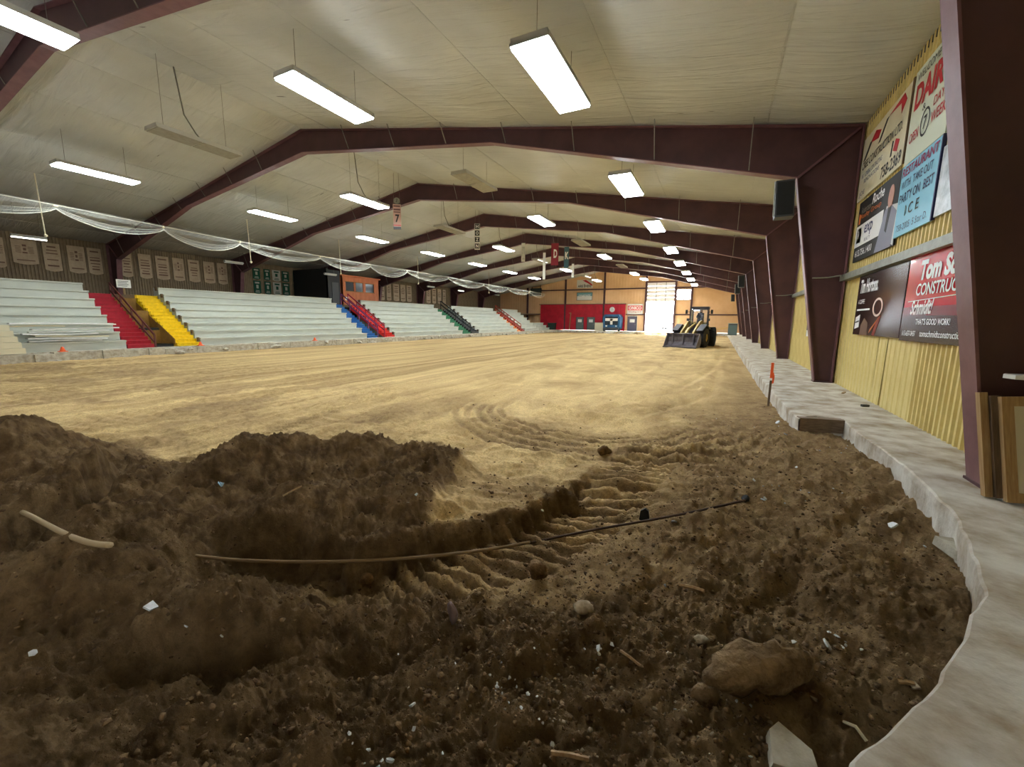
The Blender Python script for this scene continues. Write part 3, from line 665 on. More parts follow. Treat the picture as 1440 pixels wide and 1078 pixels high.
Bc = basis((0, 0, 0), (1, 0, 0), (0, 0, 1)); circ = [(math.cos(a*math.pi/12), math.sin(a*math.pi/12)) for a in range(24)]
MB().prism([(p[0]*.4, p[1]*.4) for p in circ], .06, Bc).build('face', M['white'], e)
MB().prism([(p[0]*.44, p[1]*.44) for p in circ], .03, Bc).build('rim', M['red_print'], e)
MB().box(-.015, .015, -.07, -.062, 0, .3).box(0, .2, -.07, -.062, -.015, .015).build('hands', M['black_print'], e)
e = empty('scoreboard', (-28.6, YE-.5, 5.75)); tag(e, 'dark scoreboard in a white frame high at the far left corner', 'scoreboard')
MB().box(-1.0, 1.0, 0, .25, 0, 1.15).build('case', M['dark'], e)
MB().box(-1.1, -.98, -.05, .26, -.1, 1.3).box(-1.1, 1.0, -.05, .26, -.14, 0).build('frame', M['white'], e)
MB().box(-.9, .9, -.02, 0, .1, 1.05).build('screen', mat('dark_teal_screen', S(60, 74, 76), .3), e)
for x_ in (-.8, .72): MB().box(x_, x_+.08, .25, .32, 1.1, 2.2).build('bracket', M['dark'], e)
# bits along the foot of the end wall
e = empty('wheeled_bin', (-25.2, 65.2, -.02)); tag(e, 'dark green bin standing against the red wall', 'bin')
MB().prism([(-.5, 0), (.5, 0), (.62, 1.05), (-.62, 1.05)], .9, basis((0, .45, 0), (1, 0, 0), (0, 0, 1))).build('body', mat('dark_green_plastic', S(40, 60, 50), .5), e)
MB().box(-.68, .68, -.5, .5, 1.05, 1.13).build('lid', M['dark_grey'], e)
for s in (-1, 1): MB().tube([(s*.45, .42, .1), (s*.55, .42, .1)], .1, 10).build('wheel', M['rubber'], e)
e = tag(MB().bar((-22.3, 65.6, 0), (-22.2, 65.9, 2.8), .18, .1).bar((-22.35, 65.5, 2.75), (-22.1, 65.7, 2.75), .25, .1).build('timber_post', M['wood']), 'pale timber post leaning on the red wall', 'post')
e = tag(MB().box(-17.75, -16.3, 64.6, 64.68, -.02, 1.25).box(-17.7, -17.6, 64.68, 65.3, -.02, .06).box(-16.45, -16.35, 64.68, 65.3, -.02, .06).build('plywood_sheet', M['offwhite']), 'cream panel standing before the red wall', 'panel')
# ice machine facing the hall
e = empty('ice_resurfacer', (-14.9, 63.6, -.02)); tag(e, 'blue and white ice machine parked before the red wall', 'ice machine')
bl = mat('blue_vehicle_paint', S(40, 92, 130), .35); gb = mat('dark_glass', (.02, .03, .04), .1, spec=.8)
MB().prism([(-1.25, .35), (1.25, .35), (1.3, 2.1), (1.05, 2.55), (-1.05, 2.55), (-1.3, 2.1)], 2.2, basis((0, 2.2, 0), (1, 0, 0), (0, 0, 1))).build('body', bl, e)
MB().prism([(-1.0, .95), (1.0, .95), (.95, 2.2), (-.95, 2.2)], .02, basis((0, -.005, 0), (1, 0, 0), (0, 0, 1))).build('front_opening', gb, e)
MB().box(-.95, .95, -.05, -.025, 1.55, 1.95).box(-.18, .18, -.05, -.025, 1.0, 1.9).build('white_panel', M['white'], e)
MB().box(-1.15, 1.15, -.25, 0, .15, .55).build('blade_housing', M['dark_grey'], e)
for s in (-1, 1):
    MB().tube([(s*1.0, .4, .33), (s*1.28, .4, .33)], .35, 14).build('wheel', M['rubber'], e)
    MB().box(s*.75-.12, s*.75+.12, -.06, -.02, .7, .85).build('headlight', M['white'], e)
# heap of torn out boards and rubble
rnd = random.Random(11)
for i in range(14):
    x = -15.6+i*.38+rnd.uniform(-.2, .2); yy = rnd.uniform(61.2, 63.2); a = rnd.uniform(-.8, .8)
    o = MB().bar((0, 0, .05), (1.1*math.cos(a), 1.1*math.sin(a), rnd.uniform(.08, .5)), .35, .06).build('broken_board', rnd.choice([M['offwhite'], M['wood'], M['white']]), loc=(x, yy, tz(x, yy)))
    tag(o, 'torn out board in the heap before the far red wall, '+('leftmost' if i == 0 else ORD[min(i, 11)].replace('nearest', 'first')+' from the left' if i < 12 else 'second from the right' if i == 12 else 'rightmost'), 'board', 'torn boards at the far end')
x = -10.8
for i in range(7):
    o = MB().lump((0, 0, .1), rnd.uniform(.25, .45), i, 2, (1.5, 1, .7)).build('sand_heap', mat('pale_sand_heap', S(220, 205, 175), .95), loc=(x+i*.75, 62.2+rnd.uniform(-.5, .5), -.34))
    tag(o, 'pale lump of rubble before the open overhead door, '+('leftmost' if i == 0 else ORD[i]+' from the left'), 'rubble', 'rubble before the overhead door')
# yard outside: parked vehicles bleached by daylight
for i, (x, yy) in enumerate([(-9.2, 92), (-6.3, 95), (-3.4, 93)]):
    v = empty('parked_car', (x, yy, -.06), rnd.uniform(-.3, .3)); tag(v, ['pale parked car outside the door, leftmost', 'pale parked car outside the door, in the middle', 'pale parked car outside the door, rightmost'][i], 'car', 'cars outside the door')
    pc = mat('pale_car_paint', S(200, 206, 214), .4)
    MB().prism([(-2.1, .35), (2.1, .35), (2.1, .8), (1.3, .95), (.8, 1.4), (-1.0, 1.4), (-1.6, .95), (-2.1, .9)], 1.7, basis((0, .85, 0), (1, 0, 0), (0, 0, 1))).build('body', pc, v)
    MB().prism([(-1.35, .97), (1.1, .97), (.72, 1.33), (-.93, 1.33)], 1.72, basis((0, .86, 0), (1, 0, 0), (0, 0, 1))).build('windows', gb, v)
    for a in (-1.3, 1.3):
        for b in (-.85, .65): MB().tube([(a, b, .33), (a, b+.2, .33)], .33, 12).build('wheel', M['rubber'], v)

# ------------------------------------------------------------------ ceiling lights
LIT, UN, HALF = 1, 0, 2
rows = {'row nearest the right wall': (-3.22, 6.06, [(8.15, LIT), (15.1, LIT), (21.9, LIT), (29.3, LIT), (36.0, LIT), (43.1, LIT), (49.7, LIT), (56.8, LIT), (1.0, UN)]),
        'second row from the right wall': (-9.43, 7.0, [(8.15, LIT), (15.3, UN), (22.4, LIT), (29.8, UN), (36.6, LIT), (43.7, UN), (50.7, LIT), (57.6, LIT), (1.0, UN)]),
        'row under the roof ridge': (-15.65, 7.0, [(8.22, UN), (15.4, LIT), (22.35, UN), (29.6, LIT), (37.0, HALF), (44.5, LIT), (52.0, HALF), (57.1, LIT), (1.0, UN)]),
        'row over the kerb of the bleachers': (-22.45, 7.0, [(8.08, LIT), (15.3, LIT), (22.6, LIT), (29.5, LIT), (36.8, LIT), (44.1, LIT), (51.2, LIT), (1.0, UN)])}
def fixture(state):
    e = empty('ceiling_light')
    MB().box(-.34, .34, -1.24, 1.24, .03, .13).build('housing', M['fixture'], e)
    f = MB()
    for a in ((-.36, -.34, -1.24, 1.24), (.34, .36, -1.24, 1.24), (-.36, .36, -1.24, -1.21), (-.36, .36, 1.21, 1.24), (-.34, .34, -.012, .012)): f.box(a[0], a[1], a[2], a[3], .01, .06)
    f.build('frame', M['fixture'], e)
    for i, (a, b) in enumerate(((-1.2, -.02), (.02, 1.2))):
        MB().box(-.335, .335, a, b, -.03 if state == LIT else 0, .05).build('diffuser', M['lamp'] if state == LIT else M['unlit'], e)
    if state == HALF: MB().box(.2, .28, -1.15, 1.15, -.02, 0).build('tube', M['strip'], e)
    return e
protos = {}
for rn, (x, z, lst) in rows.items():
    order = sorted(lst)
    for (yy, st) in lst:
        if yy < 3: continue
        o = fixture(st) if st not in protos else copy_tree(protos[st]); protos.setdefault(st, o)
        o.location = (x, yy, z)
        idx = sum(1 for a in order if 3 < a[0] < yy)
        lab = {LIT: 'glowing', UN: 'unlit', HALF: 'dim single tube'}[st]+' ceiling light in the '+rn+', '+(ORD[idx]+' in view' if yy > 3 else 'overhead behind the camera')
        tag(o, lab, 'light', 'long ceiling lights')
        dz = roof_z(x)-.05-z
        for s in (-.9, .9): MB().tube([(0, s, .13), (0, s, dz)], .006, 4).build('hanger', M['cable'], o)
        if abs(x+15.65) < .1:
            MB().tube([(.0, .2, .13), (-.2, .1, .4), (-.3, -.15, .9), (-.32, -.3, dz)], .02, 6).build('cord', M['cable'], o)
# the broad lamp at the upper left, between the two rows
o = copy_tree(protos[LIT]); o.location = (-12.45, 3.12, 7.0)
for c in list(o.children):
    if c.name.split('.')[0] in ('hanger', 'cord'): bpy.data.objects.remove(c)
for s in (-.9, .9): MB().tube([(0, s, .13), (0, s, roof_z(-12.45)-7.05)], .006, 4).build('hanger', M['cable'], o)
tag(o, 'glowing ceiling light at the top left corner before the nearest roof frame', 'light', 'long ceiling lights')

# dim strip lights over the bleachers
for i, (yy, L, st) in enumerate([(8.2, 1.2, 1), (17.9, 1.25, 0), (26.0, 1.25, 0), (40.2, 1.3, 0), (46.6, 1.3, 1), (56.5, 1.3, 0)]):
    e = empty('strip_light', (-31, yy, 5.25)); tag(e, ('bright' if st else 'unlit')+' strip light hung over the bleachers, '+ORD[i]+' along', 'light', 'strip lights over the bleachers')
    MB().prism([(-.13, 0), (.13, 0), (.06, .12), (-.06, .12)], L, basis((0, L/2, 0), (1, 0, 0), (0, 0, 1))).build('reflector', M['fixture'], e)
    MB().tube([(0, -L/2, -.03), (0, L/2, -.03)], .03, 8).build('tube', M['strip'] if st else M['white'], e)
    for s in (-.4, .4): MB().tube([(0, s, .12), (0, s, roof_z(-31)-5.3)], .008, 4).build('hanger', M['cable'], e)

# ------------------------------------------------------------------ speakers on the knees
for i, k in enumerate((1, 4, 5, 7)):
    Y = Y0+k*BAY
    e = empty('loudspeaker', (1.2, Y-.42, 4.05)); tag(e, 'dark loudspeaker box at the knee of the roof frame, '+ORD[i]+' along the right side', 'loudspeaker', 'loudspeakers on the frames')
    MB().prism([(-.2, 0), (.2, .0), (.14, .85), (-.24, .85)], .42, basis((0, .21, 0), (1, 0, 0), (0, 0, 1))).build('cabinet', M['dark_grey'], e)
    MB().prism([(-.17, .04), (.17, .04), (.12, .81), (-.21, .81)], .01, basis((0, -.215, 0), (1, 0, 0), (0, 0, 1))).build('grille', M['dark'], e)
    MB().bar((0, .2, .5), (0, .42, .5), .06, .12).build('bracket', M['grey'], e)
    MB().tube([(-.23, -.18, .02), (-.26, -.18, .84)], .018, 6).build('edge_trim', M['grey'], e)

# ------------------------------------------------------------------ bleachers
RISE, RUN, NR = .38, .53, 8
def bleacher(y0, y1, label, rows=NR, brackets=(0, 0)):
    e = empty('bleacher', (-24.2, y0, 0)); tag(e, label, 'bleachers', 'grey stepped bleachers'); L = y1-y0
    for r in range(rows):
        x1 = -r*RUN; z = (r+1)*RISE
        MB().box(x1-RUN-.02, x1+.03, 0, L, z-.07, z).build('seat_plank', M['white_seat'], e)
        MB().box(x1-.05, x1-.02, .01, L-.01, z-RISE, z-.075).build('riser_panel', M['white_riser'], e)
        for s, yy in ((0, -.06), (1, L)):
            if brackets[s]: MB().box(x1-.24, x1-.08, yy, yy+.06, z-.17, z+.03).build('end_bracket', M['wood_dark'], e)
    side = [(0, 0)]
    for r in range(rows): side += [(-r*RUN, (r+1)*RISE-.08), (-(r+1)*RUN, (r+1)*RISE-.08)]
    side += [(-rows*RUN, 0)]
    for yy in (.04, L-.02): MB().prism([(a-.03, b) for a, b in side], .03, basis((0, yy, 0), (1, 0, 0), (0, 0, 1))).build('side_panel', M['white_riser'], e)
    return e
bleacher(-1.0, 8.92, 'pale grey bleachers at the far left, left of the dark red stairs')
bleacher(11.95, 23.40, 'long pale grey bleachers between the yellow and the blue stairs', brackets=(1, 0))
bleacher(26.42, 36.66, 'pale grey bleachers between the scarlet and the green stairs', brackets=(1, 1))
bleacher(39.95, 49.8, 'pale grey bleachers between the black and the orange stairs', brackets=(1, 0))
bleacher(52.2, 57.5, 'short pale grey bleachers beyond the rust red stairs', brackets=(0, 0))
bleacher(57.6, 61.5, 'low pale grey bench block at the far end of the bleachers', rows=3)
def stairs(y0, y1, m, label, n=15, saw=False, top=True):
    e = empty('staircase', (-24.2, y0, 0)); tag(e, label, 'stairs', 'painted stairs between the bleachers'); L = y1-y0
    h = 2.58/n; r = 4.0/n
    for i in range(n):
        MB().box(-(i+1)*r-.01, -i*r+.02, 0, L, (i+1)*h-.035, (i+1)*h).build('tread', m, e)
        MB().box(-i*r-.03, -i*r-.005, .005, L-.005, i*h, (i+1)*h-.037).build('riser', m, e)
    for yy in ((-.03 if not saw else -.05), L+.0):
        P = [(0, 0)]
        for i in range(n): P += [(-i*r, (i+1)*h), (-(i+1)*r, (i+1)*h)]
        P += [(-4.0, 2.2), (-.35, 0)]
        MB().prism(P, .03, basis((0, yy+.03, 0), (1, 0, 0), (0, 0, 1))).build('stringer', m, e)
    return e
st = stairs(8.98, 9.92, M['stair_red'], 'dark red stairs at the left, beside the yellow stairs')
st = stairs(10.95, 11.86, M['stair_yellow'], 'bright yellow stairs with a sawtooth edge', saw=True)
MB().box(-4.9, -4.0, -.95, .9, 2.48, 2.58).build('landing', M['stair_yellow'], st)
stairs(23.45, 24.42, M['stair_blue'], 'blue stairs beside the long bleachers')
stairs(25.5, 26.36, M['stair_scarlet'], 'scarlet stairs right of the blue stairs')
stairs(36.72, 38.1, M['stair_green'], 'green stairs in the middle of the bleachers')
stairs(38.5, 39.85, M['stair_black'], 'black stairs right of the green stairs')
stairs(49.85, 50.7, M['stair_orange'], 'orange stairs near the far end of the bleachers')
stairs(51.2, 52.1, M['stair_rust'], 'rust red stairs right of the orange stairs')
# passage between the red and yellow stairs
e = empty('passage_lining', (-24.2, 9.98, 0)); tag(e, 'brown plywood lining of the passage between the dark red and yellow stairs', 'panelling')
MB().box(-3.6, -3.56, .02, .88, 0, 2.4).build('panel', M['ply'], e)
MB().prism([(0, .12), (-1.5, .12), (-1.5, 1.15), (0, .35)], .02, basis((0, .85, 0), (1, 0, 0), (0, 0, 1))).build('panel', M['ply'], e)
MB().prism([(-1.5, .12), (-3.5, .12), (-3.5, 2.2), (-1.5, 1.1)], .02, basis((0, .85, 0), (1, 0, 0), (0, 0, 1))).build('panel', M['ply'], e)
MB().box(-1.4, -1.36, .05, .85, .1, .78).build('panel', M['ply'], e)
MB().box(-2.4, -2.36, .05, .85, .9, 1.75).build('panel', M['ply'], e)
MB().box(-.3, -.2, .05, .85, 0, .12).build('kick_board', M['dark'], e); MB().box(-1.9, -1.4, .05, .85, .78, .9).build('kick_board', M['dark'], e)
def rail(y, m, label, x0=-24.25, x1=-28.2, h=.85):
    e = empty('handrail', (0, y, 0)); tag(e, label, 'handrail', 'handrails of the stairs')
    sl_ = 2.58/4.0
    for dz in (h, h-.38): MB().bar((x0, 0, dz+.1), (x1, 0, dz+.1+sl_*(x0-x1)), .045, .09).build('rail', m, e)
    for i in range(5):
        x = x0+(x1-x0)*i/4; MB().bar((x, 0, sl_*(x0-x)), (x, 0, h+.12+sl_*(x0-x)), .06).build('post', m, e)
rail(10.02, M['stair_rust'] if 0 else mat('brown_rail_paint', S(96, 52, 46), .6), 'brown handrail beside the dark red stairs', h=.5)
rail(24.56, mat('purple_rail_paint', S(120, 60, 100), .6), 'purple handrail beside the blue stairs')
rail(25.3, mat('crimson_rail_paint', S(160, 40, 60), .6), 'crimson handrail beside the scarlet stairs')
rail(38.3, M['stair_black'], 'black handrail between the green and black stairs')
rail(51.0, M['stair_rust'], 'rust red handrail between the last stairs')
# cream steps and boards on the first bleachers
e = empty('step_block', (-23.98, 4.0, 0)); tag(e, 'cream stepped block standing before the leftmost bleachers', 'steps')
for i in range(5): MB().box(-.14, .30-i*.08, 0, 1.7-.06*i, i*.22, i*.22+.21).build('step', M['offwhite'], e)
rnd = random.Random(21)
bw = mat('white_rink_board', S(248, 249, 248), .4, S(226, 228, 226), 5, stretch=(.2, 1, 1))
pile = [(5.95, 8.1, .42, .0), (5.9, 8.25, .52, .0), (6.1, 8.3, .62, .0), (5.8, 8.0, .72, .0), (6.0, 8.4, .82, .0), (6.1, 8.75, .92, .0), (5.45, 7.0, 1.02, .0), (5.5, 8.6, 1.12, .0)]
for i, (a, b, z, s) in enumerate(pile):
    m = MB(); n = 8; w_ = rnd.uniform(.22, .34)
    for k in range(n):
        t0, t1 = k/n, (k+1)/n; bz = lambda t: z+.03*math.sin(math.pi*t+i)
        m.bar((-24.32+.1*math.sin(i), a+(b-a)*t0, bz(t0)), (-24.32+.1*math.sin(i), a+(b-a)*t1+.01, bz(t1)), w_, .045)
    o = m.build('rink_board', bw if i % 4 != 2 else M['offwhite'])
    tag(o, 'long white board in the stack on the leftmost bleachers, '+('at the bottom' if i == 0 else 'topmost' if i == len(pile)-1 else ORD[i]+' from the bottom' if i else ''), 'board', 'white boards stacked on the bleachers')
# notice on the column
e = empty('notice_board', (-28.45, 10.68, 2.95)); tag(e, 'white notice board on a post at the top of the dark red stairs', 'sign')
MB().box(0, .03, -.3, .3, 0, .42).build('board', M['white'], e)
MB().box(-.06, 0, -.04, .04, -.4, .3).build('post', M['wood'], e)
for i in range(4): MB().box(.031, .034, -.24, .2-.06*(i % 2), .32-i*.08, .345-i*.08).build('print', M['black_print'], e)
# survey flags on the kerb
for i, (x, yy) in enumerate([(-23.9, 6.75), (-23.85, 11.75), (-23.85, 18.5)]):
    e = empty('marker_cone', (x, yy, 0)); tag(e, 'small orange marker on the left kerb, '+['leftmost', 'by the yellow stairs', 'before the long bleachers'][i], 'marker', 'orange markers on the left kerb')
    MB().tube([(0, 0, .02), (0, 0, .2)], [.1, .035], 10).build('cone', M['orange'], e); MB().box(-.12, .12, -.12, .12, 0, .03).build('base', M['orange'], e)

# ------------------------------------------------------------------ press booth and the dark recess
e = empty('press_booth', (-31, 27.2, 2.58)); tag(e, 'orange brown wooden press booth with three windows above the bleachers', 'booth')
bw_ = mat('orange_brown_boards', S(205, 122, 78), .6, S(186, 104, 62), 3, stretch=(1, 1, .3))
wins = [(.42, 1.38), (1.6, 2.5), (2.82, 3.9)]
m = MB(); H = 2.72; zb, zt = 1.42, 2.22
m.box(-.1, 0, 0, 4.6, 0, zb).box(-.1, 0, 0, 4.6, zt, H)
ys = [0]+[q for w2 in wins for q in w2]+[4.6]
for a, b in zip(ys[0::2], ys[1::2]): m.box(-.1, 0, a, b, zb, zt)
m.build('front_wall', bw_, e)
MB().box(-4.0, 0, 0, .1, 0, H).build('side_wall', bw_, e); MB().box(-4.0, 0, 4.5, 4.6, 0, H).build('side_wall', bw_, e)
MB().box(-4.1, .1, -.1, 4.7, H, H+.1).build('roof', bw_, e)
for a, b in wins:
    MB().box(-.07, -.05, a, b, zb, zt).build('window_pane', gb, e)
    fr = MB(); fr.box(-.02, .03, a-.05, b+.05, zb-.06, zb).box(-.02, .03, a-.05, b+.05, zt, zt+.05); fr.build('window_frame', M['ply'], e)
MB().box(0, .02, .3, .7, .55, .85).build('notice', M['white'], e)
e = empty('dark_partition', (-31.0, 25.6, 2.58)); tag(e, 'black painted partition with a door left of the press booth', 'partition')
MB().box(-4.4, 0, 0, .1, 0, 3.2).box(-.1, 0, 0, 1.4, 0, 3.1).build('panel', M['dark'], e)
MB().box(0, .03, .5, 1.2, 0, 2.05).build('door', M['dark_grey'], e)

# ------------------------------------------------------------------ banners on the left wall
tanb = mat('tan_banner_cloth', S(206, 186, 158), .85, S(190, 168, 140), 3)
brp = mat('brown_banner_print', S(128, 100, 82), .85)
grn = mat('green_banner_cloth', S(28, 84, 62), .85); wht = mat('pale_banner_cloth', S(188, 188, 174), .85)
def banner(y0, y1, zt, zb, m, pm, label, group, style, x=WL+.09):
    e = empty('wall_banner', (x, y0, zb)); tag(e, label, 'banner', group); w = y1-y0; h = zt-zb
    Bx = basis((0, 0, 0), (0, 1, 0), (0, 0, 1))
    P = [(0, h), (0, .1)]+[(w*t, .1-.1*math.sin(math.pi*t)) for t in (.25, .5, .75)]+[(w, .1), (w, h)]
    MB().prism(P, .012, Bx).build('cloth', m, e)
    p = MB(); rn = random.Random(int(y0*100))
    def blk(a, b, c, d): p.prism([(a*w, c*h), (b*w, c*h), (b*w, d*h), (a*w, d*h)], .004, Bx @ Matrix.Translation((0, 0, .013)))
    if style == 0:
        for i in range(7):
            a = rn.uniform(.12, .25)
            if rn.random() < .8: blk(a, 1-a, .84-i*.11, .84-i*.11+.035+.02*(i % 3 == 0))
    elif style == 1:
        blk(.42, .58, .74, .82); blk(.44, .56, .58, .68); blk(.4, .6, .46, .52); blk(.14, .86, .16, .2)
        for i in range(5): blk(.14, .36, .48+i*.06, .5+i*.06); blk(.64, .86, .48+i*.06, .5+i*.06)
    else:
        blk(.2, .8, .78, .9); blk(.35, .65, .42, .68); blk(.2, .8, .12, .18); blk(.25, .75, .24, .28)
    p.build('print', pm, e)
tl = [(8.05-.05, 8.43-.02, 1), (8.68, 9.66, 1), (9.88, 10.6, 0), (10.9, 11.67, 1), (11.79, 12.44, 0), (13.4, 13.96, 0), (14.33, 15.02, 0), (15.29, 16.06, 0), (16.3, 16.99, 1), (17.28, 18.0, 0), (18.3, 19.05, 1), (19.28, 19.98, 1)]
for i, (a, b, s_) in enumerate(tl):
    banner(a, b, 5.66, 4.03 if i != 1 else 4.3, tanb, brp, 'tan championship banner on the left wall, '+(ORD[i] if i < 12 else '')+' counting from the left edge', 'tan banners on the left wall', s_)
gl = [(22.03, 22.66, 0), (22.98, 23.55, 0), (23.75, 24.5, 1), (24.64, 25.33, 0), (25.74, 26.48, 0), (26.76, 27.38, 0)]
for i, (a, b, s_) in enumerate(gl):
    for r_, (zt, zb) in enumerate(((5.62, 4.66), (4.58, 3.46))):
        banner(a, b, zt, zb, wht if (s_ or (r_ and i == 5)) else grn, grn if (s_ or (r_ and i == 5)) else wht,
               ('pale' if (s_ or (r_ and i == 5)) else 'green')+' banner in the '+('upper' if r_ == 0 else 'lower')+' row left of the booth, '+ORD[i].replace('nearest', 'first')+' from the left', 'green banners left of the booth', 2)
fl_ = [(36.6, 37.4), (37.75, 38.5), (38.9, 39.9), (40.15, 41.05), (41.3, 42.2), (45.2, 46.1), (46.5, 47.3), (47.7, 48.5), (48.9, 49.6)]
for i, (a, b) in enumerate(fl_):
    banner(a, b, 5.66, 3.62, tanb, brp, 'distant tan banner right of the press booth, '+ORD[i].replace('nearest', 'first')+' from the booth', 'far tan banners', i % 2)

# ------------------------------------------------------------------ safety net slung above the left kerb
e = empty('safety_net', (0, 0, 0)); tag(e, 'pale net slung in swags from a cable above the bleachers', 'net')
hooks = [(-1.5, 5.95), (3.2, 5.92), (7.35, 5.86), (11.0, 5.74), (14.55, 5.64), (19.8, 5.58), (24.3, 5.56), (28.5, 5.6), (34.6, 5.6), (41.5, 5.5), (47.5, 5.5), (54.3, 5.5), (60, 5.5)]
MB().tube([(-24.5, a, b+.03) for a, b in hooks], .018, 6).build('cable', M['rope'], e)
MB().tube([(-24.75, a, b+.12) for a, b in hooks], .010, 5).build('cable', M['cable'], e)
rnd = random.Random(9)
for k, ((a, za), (b, zb)) in enumerate(zip(hooks[:-1], hooks[1:])):
    n = 24; sag = rnd.uniform(.5, .62); folds = []
    for q, fr in enumerate((0, .3, .55, .8, 1)):
        folds.append([(-24.5+.12*math.sin(q*2.1)*math.sin(math.pi*t), a+(b-a)*t, za+(zb-za)*t-fr*sag*(math.sin(math.pi*t)**.75)-.03*q) for t in [i/n for i in range(n+1)]])
    m = MB()
    for r0, r1 in zip(folds[:-1], folds[1:]):
        for i in range(n): m.quad(r0[i], r0[i+1], r1[i+1], r1[i])
    m.build('netting', M['net'], e, smooth=True)
    for q, r_ in ((4, .016), (3, .007), (2, .006)): MB().tube(folds[q], r_, 5).build('edge_rope' if q == 4 else 'fold_rope', M['rope'], e)
    MB().lump((-24.5, a, za), .07, k, 1, (1, 1.6, 1)).build('hook', M['offwhite'], e)
for i, yy in enumerate((7.6, 16.6, 23.6, 33, 47.0)):
    o = MB().tube([(-27.0, yy, roof_z(-27)-.05), (-27, yy+.05, 5.0)], .022, 6).lump((-27, yy+.05, 4.95), .09, i, 1).build('hanging_conduit', M['offwhite'])
    tag(o, 'pale conduit hanging above the bleachers, '+ORD[i]+' along', 'conduit', 'conduits hanging over the bleachers')

# ------------------------------------------------------------------ banners hung below the ridge
def hang(x, y, z0, z1, w, label, cloth, cat='banner', group='banners hung along the ridge'):
    e = empty('hanging_banner', (x, y, z0)); tag(e, label, cat, group); h = z1-z0; ang = math.atan2(-x, y)*.85
    e.rotation_euler = (0, 0, ang)
    MB().box(-w/2, w/2, -.01, .01, 0, h).build('cloth', cloth, e)
    zc = roof_z(x)-z0-.05
    for s in (-1, 1): MB().tube([(s*w*.4, 0, h), (s*w*.3, 0, zc)], .008, 4).build('hanger', M['cable'], e)
    MB().tube([(-w/2, 0, h), (w/2, 0, h)], .018, 6).build('rod', M['dark_grey'], e)
    return e
BH = basis((0, -.011, 0), (1, 0, 0), (0, 0, 1))
pk = mat('pink_banner_cloth', S(214, 178, 164), .8)
e = hang(-16.5, 18.5, 6.4, 7.75, .42, 'pink hanging banner with a large black 7 under the ridge', pk)
text('7', -.1, .38, .22, .42, BH, M['black_print'], e, bold=.03)
MB().prism([(-.18, .9), (.18, .9), (.18, .95), (-.18, .95)], .003, BH).prism([(-.18, 1.02), (.18, 1.02), (.18, 1.1), (-.18, 1.1)], .003, BH).prism([(-.18, 1.2), (.18, 1.2), (.18, 1.28), (-.18, 1.28)], .003, BH).build('print', mat('mauve_print', S(120, 88, 90), .8), e)
MB().prism([(-.21, .0), (.21, .0), (.21, .16), (-.21, .16)], .003, BH).build('print', M['dark_grey'], e)
MB().prism([(-.21, .2), (.21, .2), (.21, .25), (-.21, .25)], .003, BH).build('print', M['red_print'], e)
MB().prism([(p[0]*.17, p[1]*.17+1.52) for p in circ], .01, BH).build('emblem', M['grey'], e)
text('7', -.05, 1.43, .1, .18, BH, M['black_print'], e, d=.014)
e = hang(-16.5, 27.0, 6.6, 8.45, .4, 'white hanging banner with stacked black blocks of letters', M['white'])
for i, ch in enumerate('NZOH'):
    MB().prism([(-.17, .08+i*.46), (.17, .08+i*.46), (.17, .44+i*.46), (-.17, .44+i*.46)], .003, BH).build('print', M['black_print'], e)
    text(ch, -.1, .14+i*.46, .2, .24, BH, M['white_print'], e, bold=.03, d=.006)
e = hang(-16.5, 35.0, 6.75, 8.4, .34, 'narrow pale hanging banner, third along the ridge', M['white']); text('WELCOME'[::1], -.12, .15, .24, 1.2, BH, M['grey'], e)
e = hang(-13.6, 33.0, 4.9, 7.1, .22, 'long narrow white streamer banner before the red flags', M['white'])
rd = mat('crimson_flag_cloth', S(140, 44, 60), .8); bu = mat('teal_flag_cloth', S(70, 104, 118), .8)
e = hang(-12.9, 33.6, 6.1, 7.9, .62, 'crimson hanging flag with a white letter D', rd, 'flag'); text('D', -.1, .6, .3, .7, BH, M['white_print'], e, bold=.04)
e = hang(-12.0, 34.0, 5.9, 7.6, .4, 'teal blue hanging flag beside the crimson flag', bu, 'flag'); text('K', -.12, .7, .3, .6, BH, M['white_print'], e, bold=.04)
e = hang(-12.95, 38.6, 5.6, 6.85, .22, 'short narrow white banner, farthest along the ridge', M['white'])

# ------------------------------------------------------------------ signs on the right wall
def wsign(name, y_left, y_right, z0, z1, m, label, sk=0, x=WR-.07):
    """y_left > y_right: the far edge is on the left; base has x running right, y up"""
    e = empty(name, (x, y_left, z0)); tag(e, label, 'sign', 'advertising signs on the right wall'); w = y_left-y_right; h = z1-z0
    B = basis((0, 0, 0), (0, -1, 0), (0, 0, 1)); MB().box(0, .03, -w, 0, 0, h).build('board', m, e)
    return e, w, h, B @ Matrix.Translation((0, 0, .002))
def shape(P, B, m, e, name='print', d=.003): return MB().prism(P, d, B).build(name, m, e)
cream = mat('cream_sign_board', S(226, 220, 192), .5, S(212, 204, 176), 2)
e, w, h, B = wsign('construction_sign', 12.62, 9.88, 4.25, 5.6, cream, 'cream construction sign with a red and black roof logo, highest beside the column')
MB().box(-.012, .035, -w-.02, -w+.03, -.01, h+.01).build('edge_strip', M['wood_dark'], e)
shape([(.12, .86), (.26, .86), (.66, 1.14), (.52, 1.14)], B, M['black_print'], e); shape([(.55, 1.12), (.85, 1.26), (1.2, 1.14), (1.08, 1.02)], B, M['red_print'], e)
shape([(1.1, .9), (1.22, .9), (1.6, 1.22), (1.48, 1.22)], B, M['black_print'], e); shape([(1.62, 1.22), (2.35, 1.3), (2.5, 1.14), (2.3, .98), (2.24, 1.18)], B, M['red_print'], e)
text('CREE CONSTRUCTION LTD.', .12, .66, 2.35, .17, B, M['black_print'], e, bold=.01)
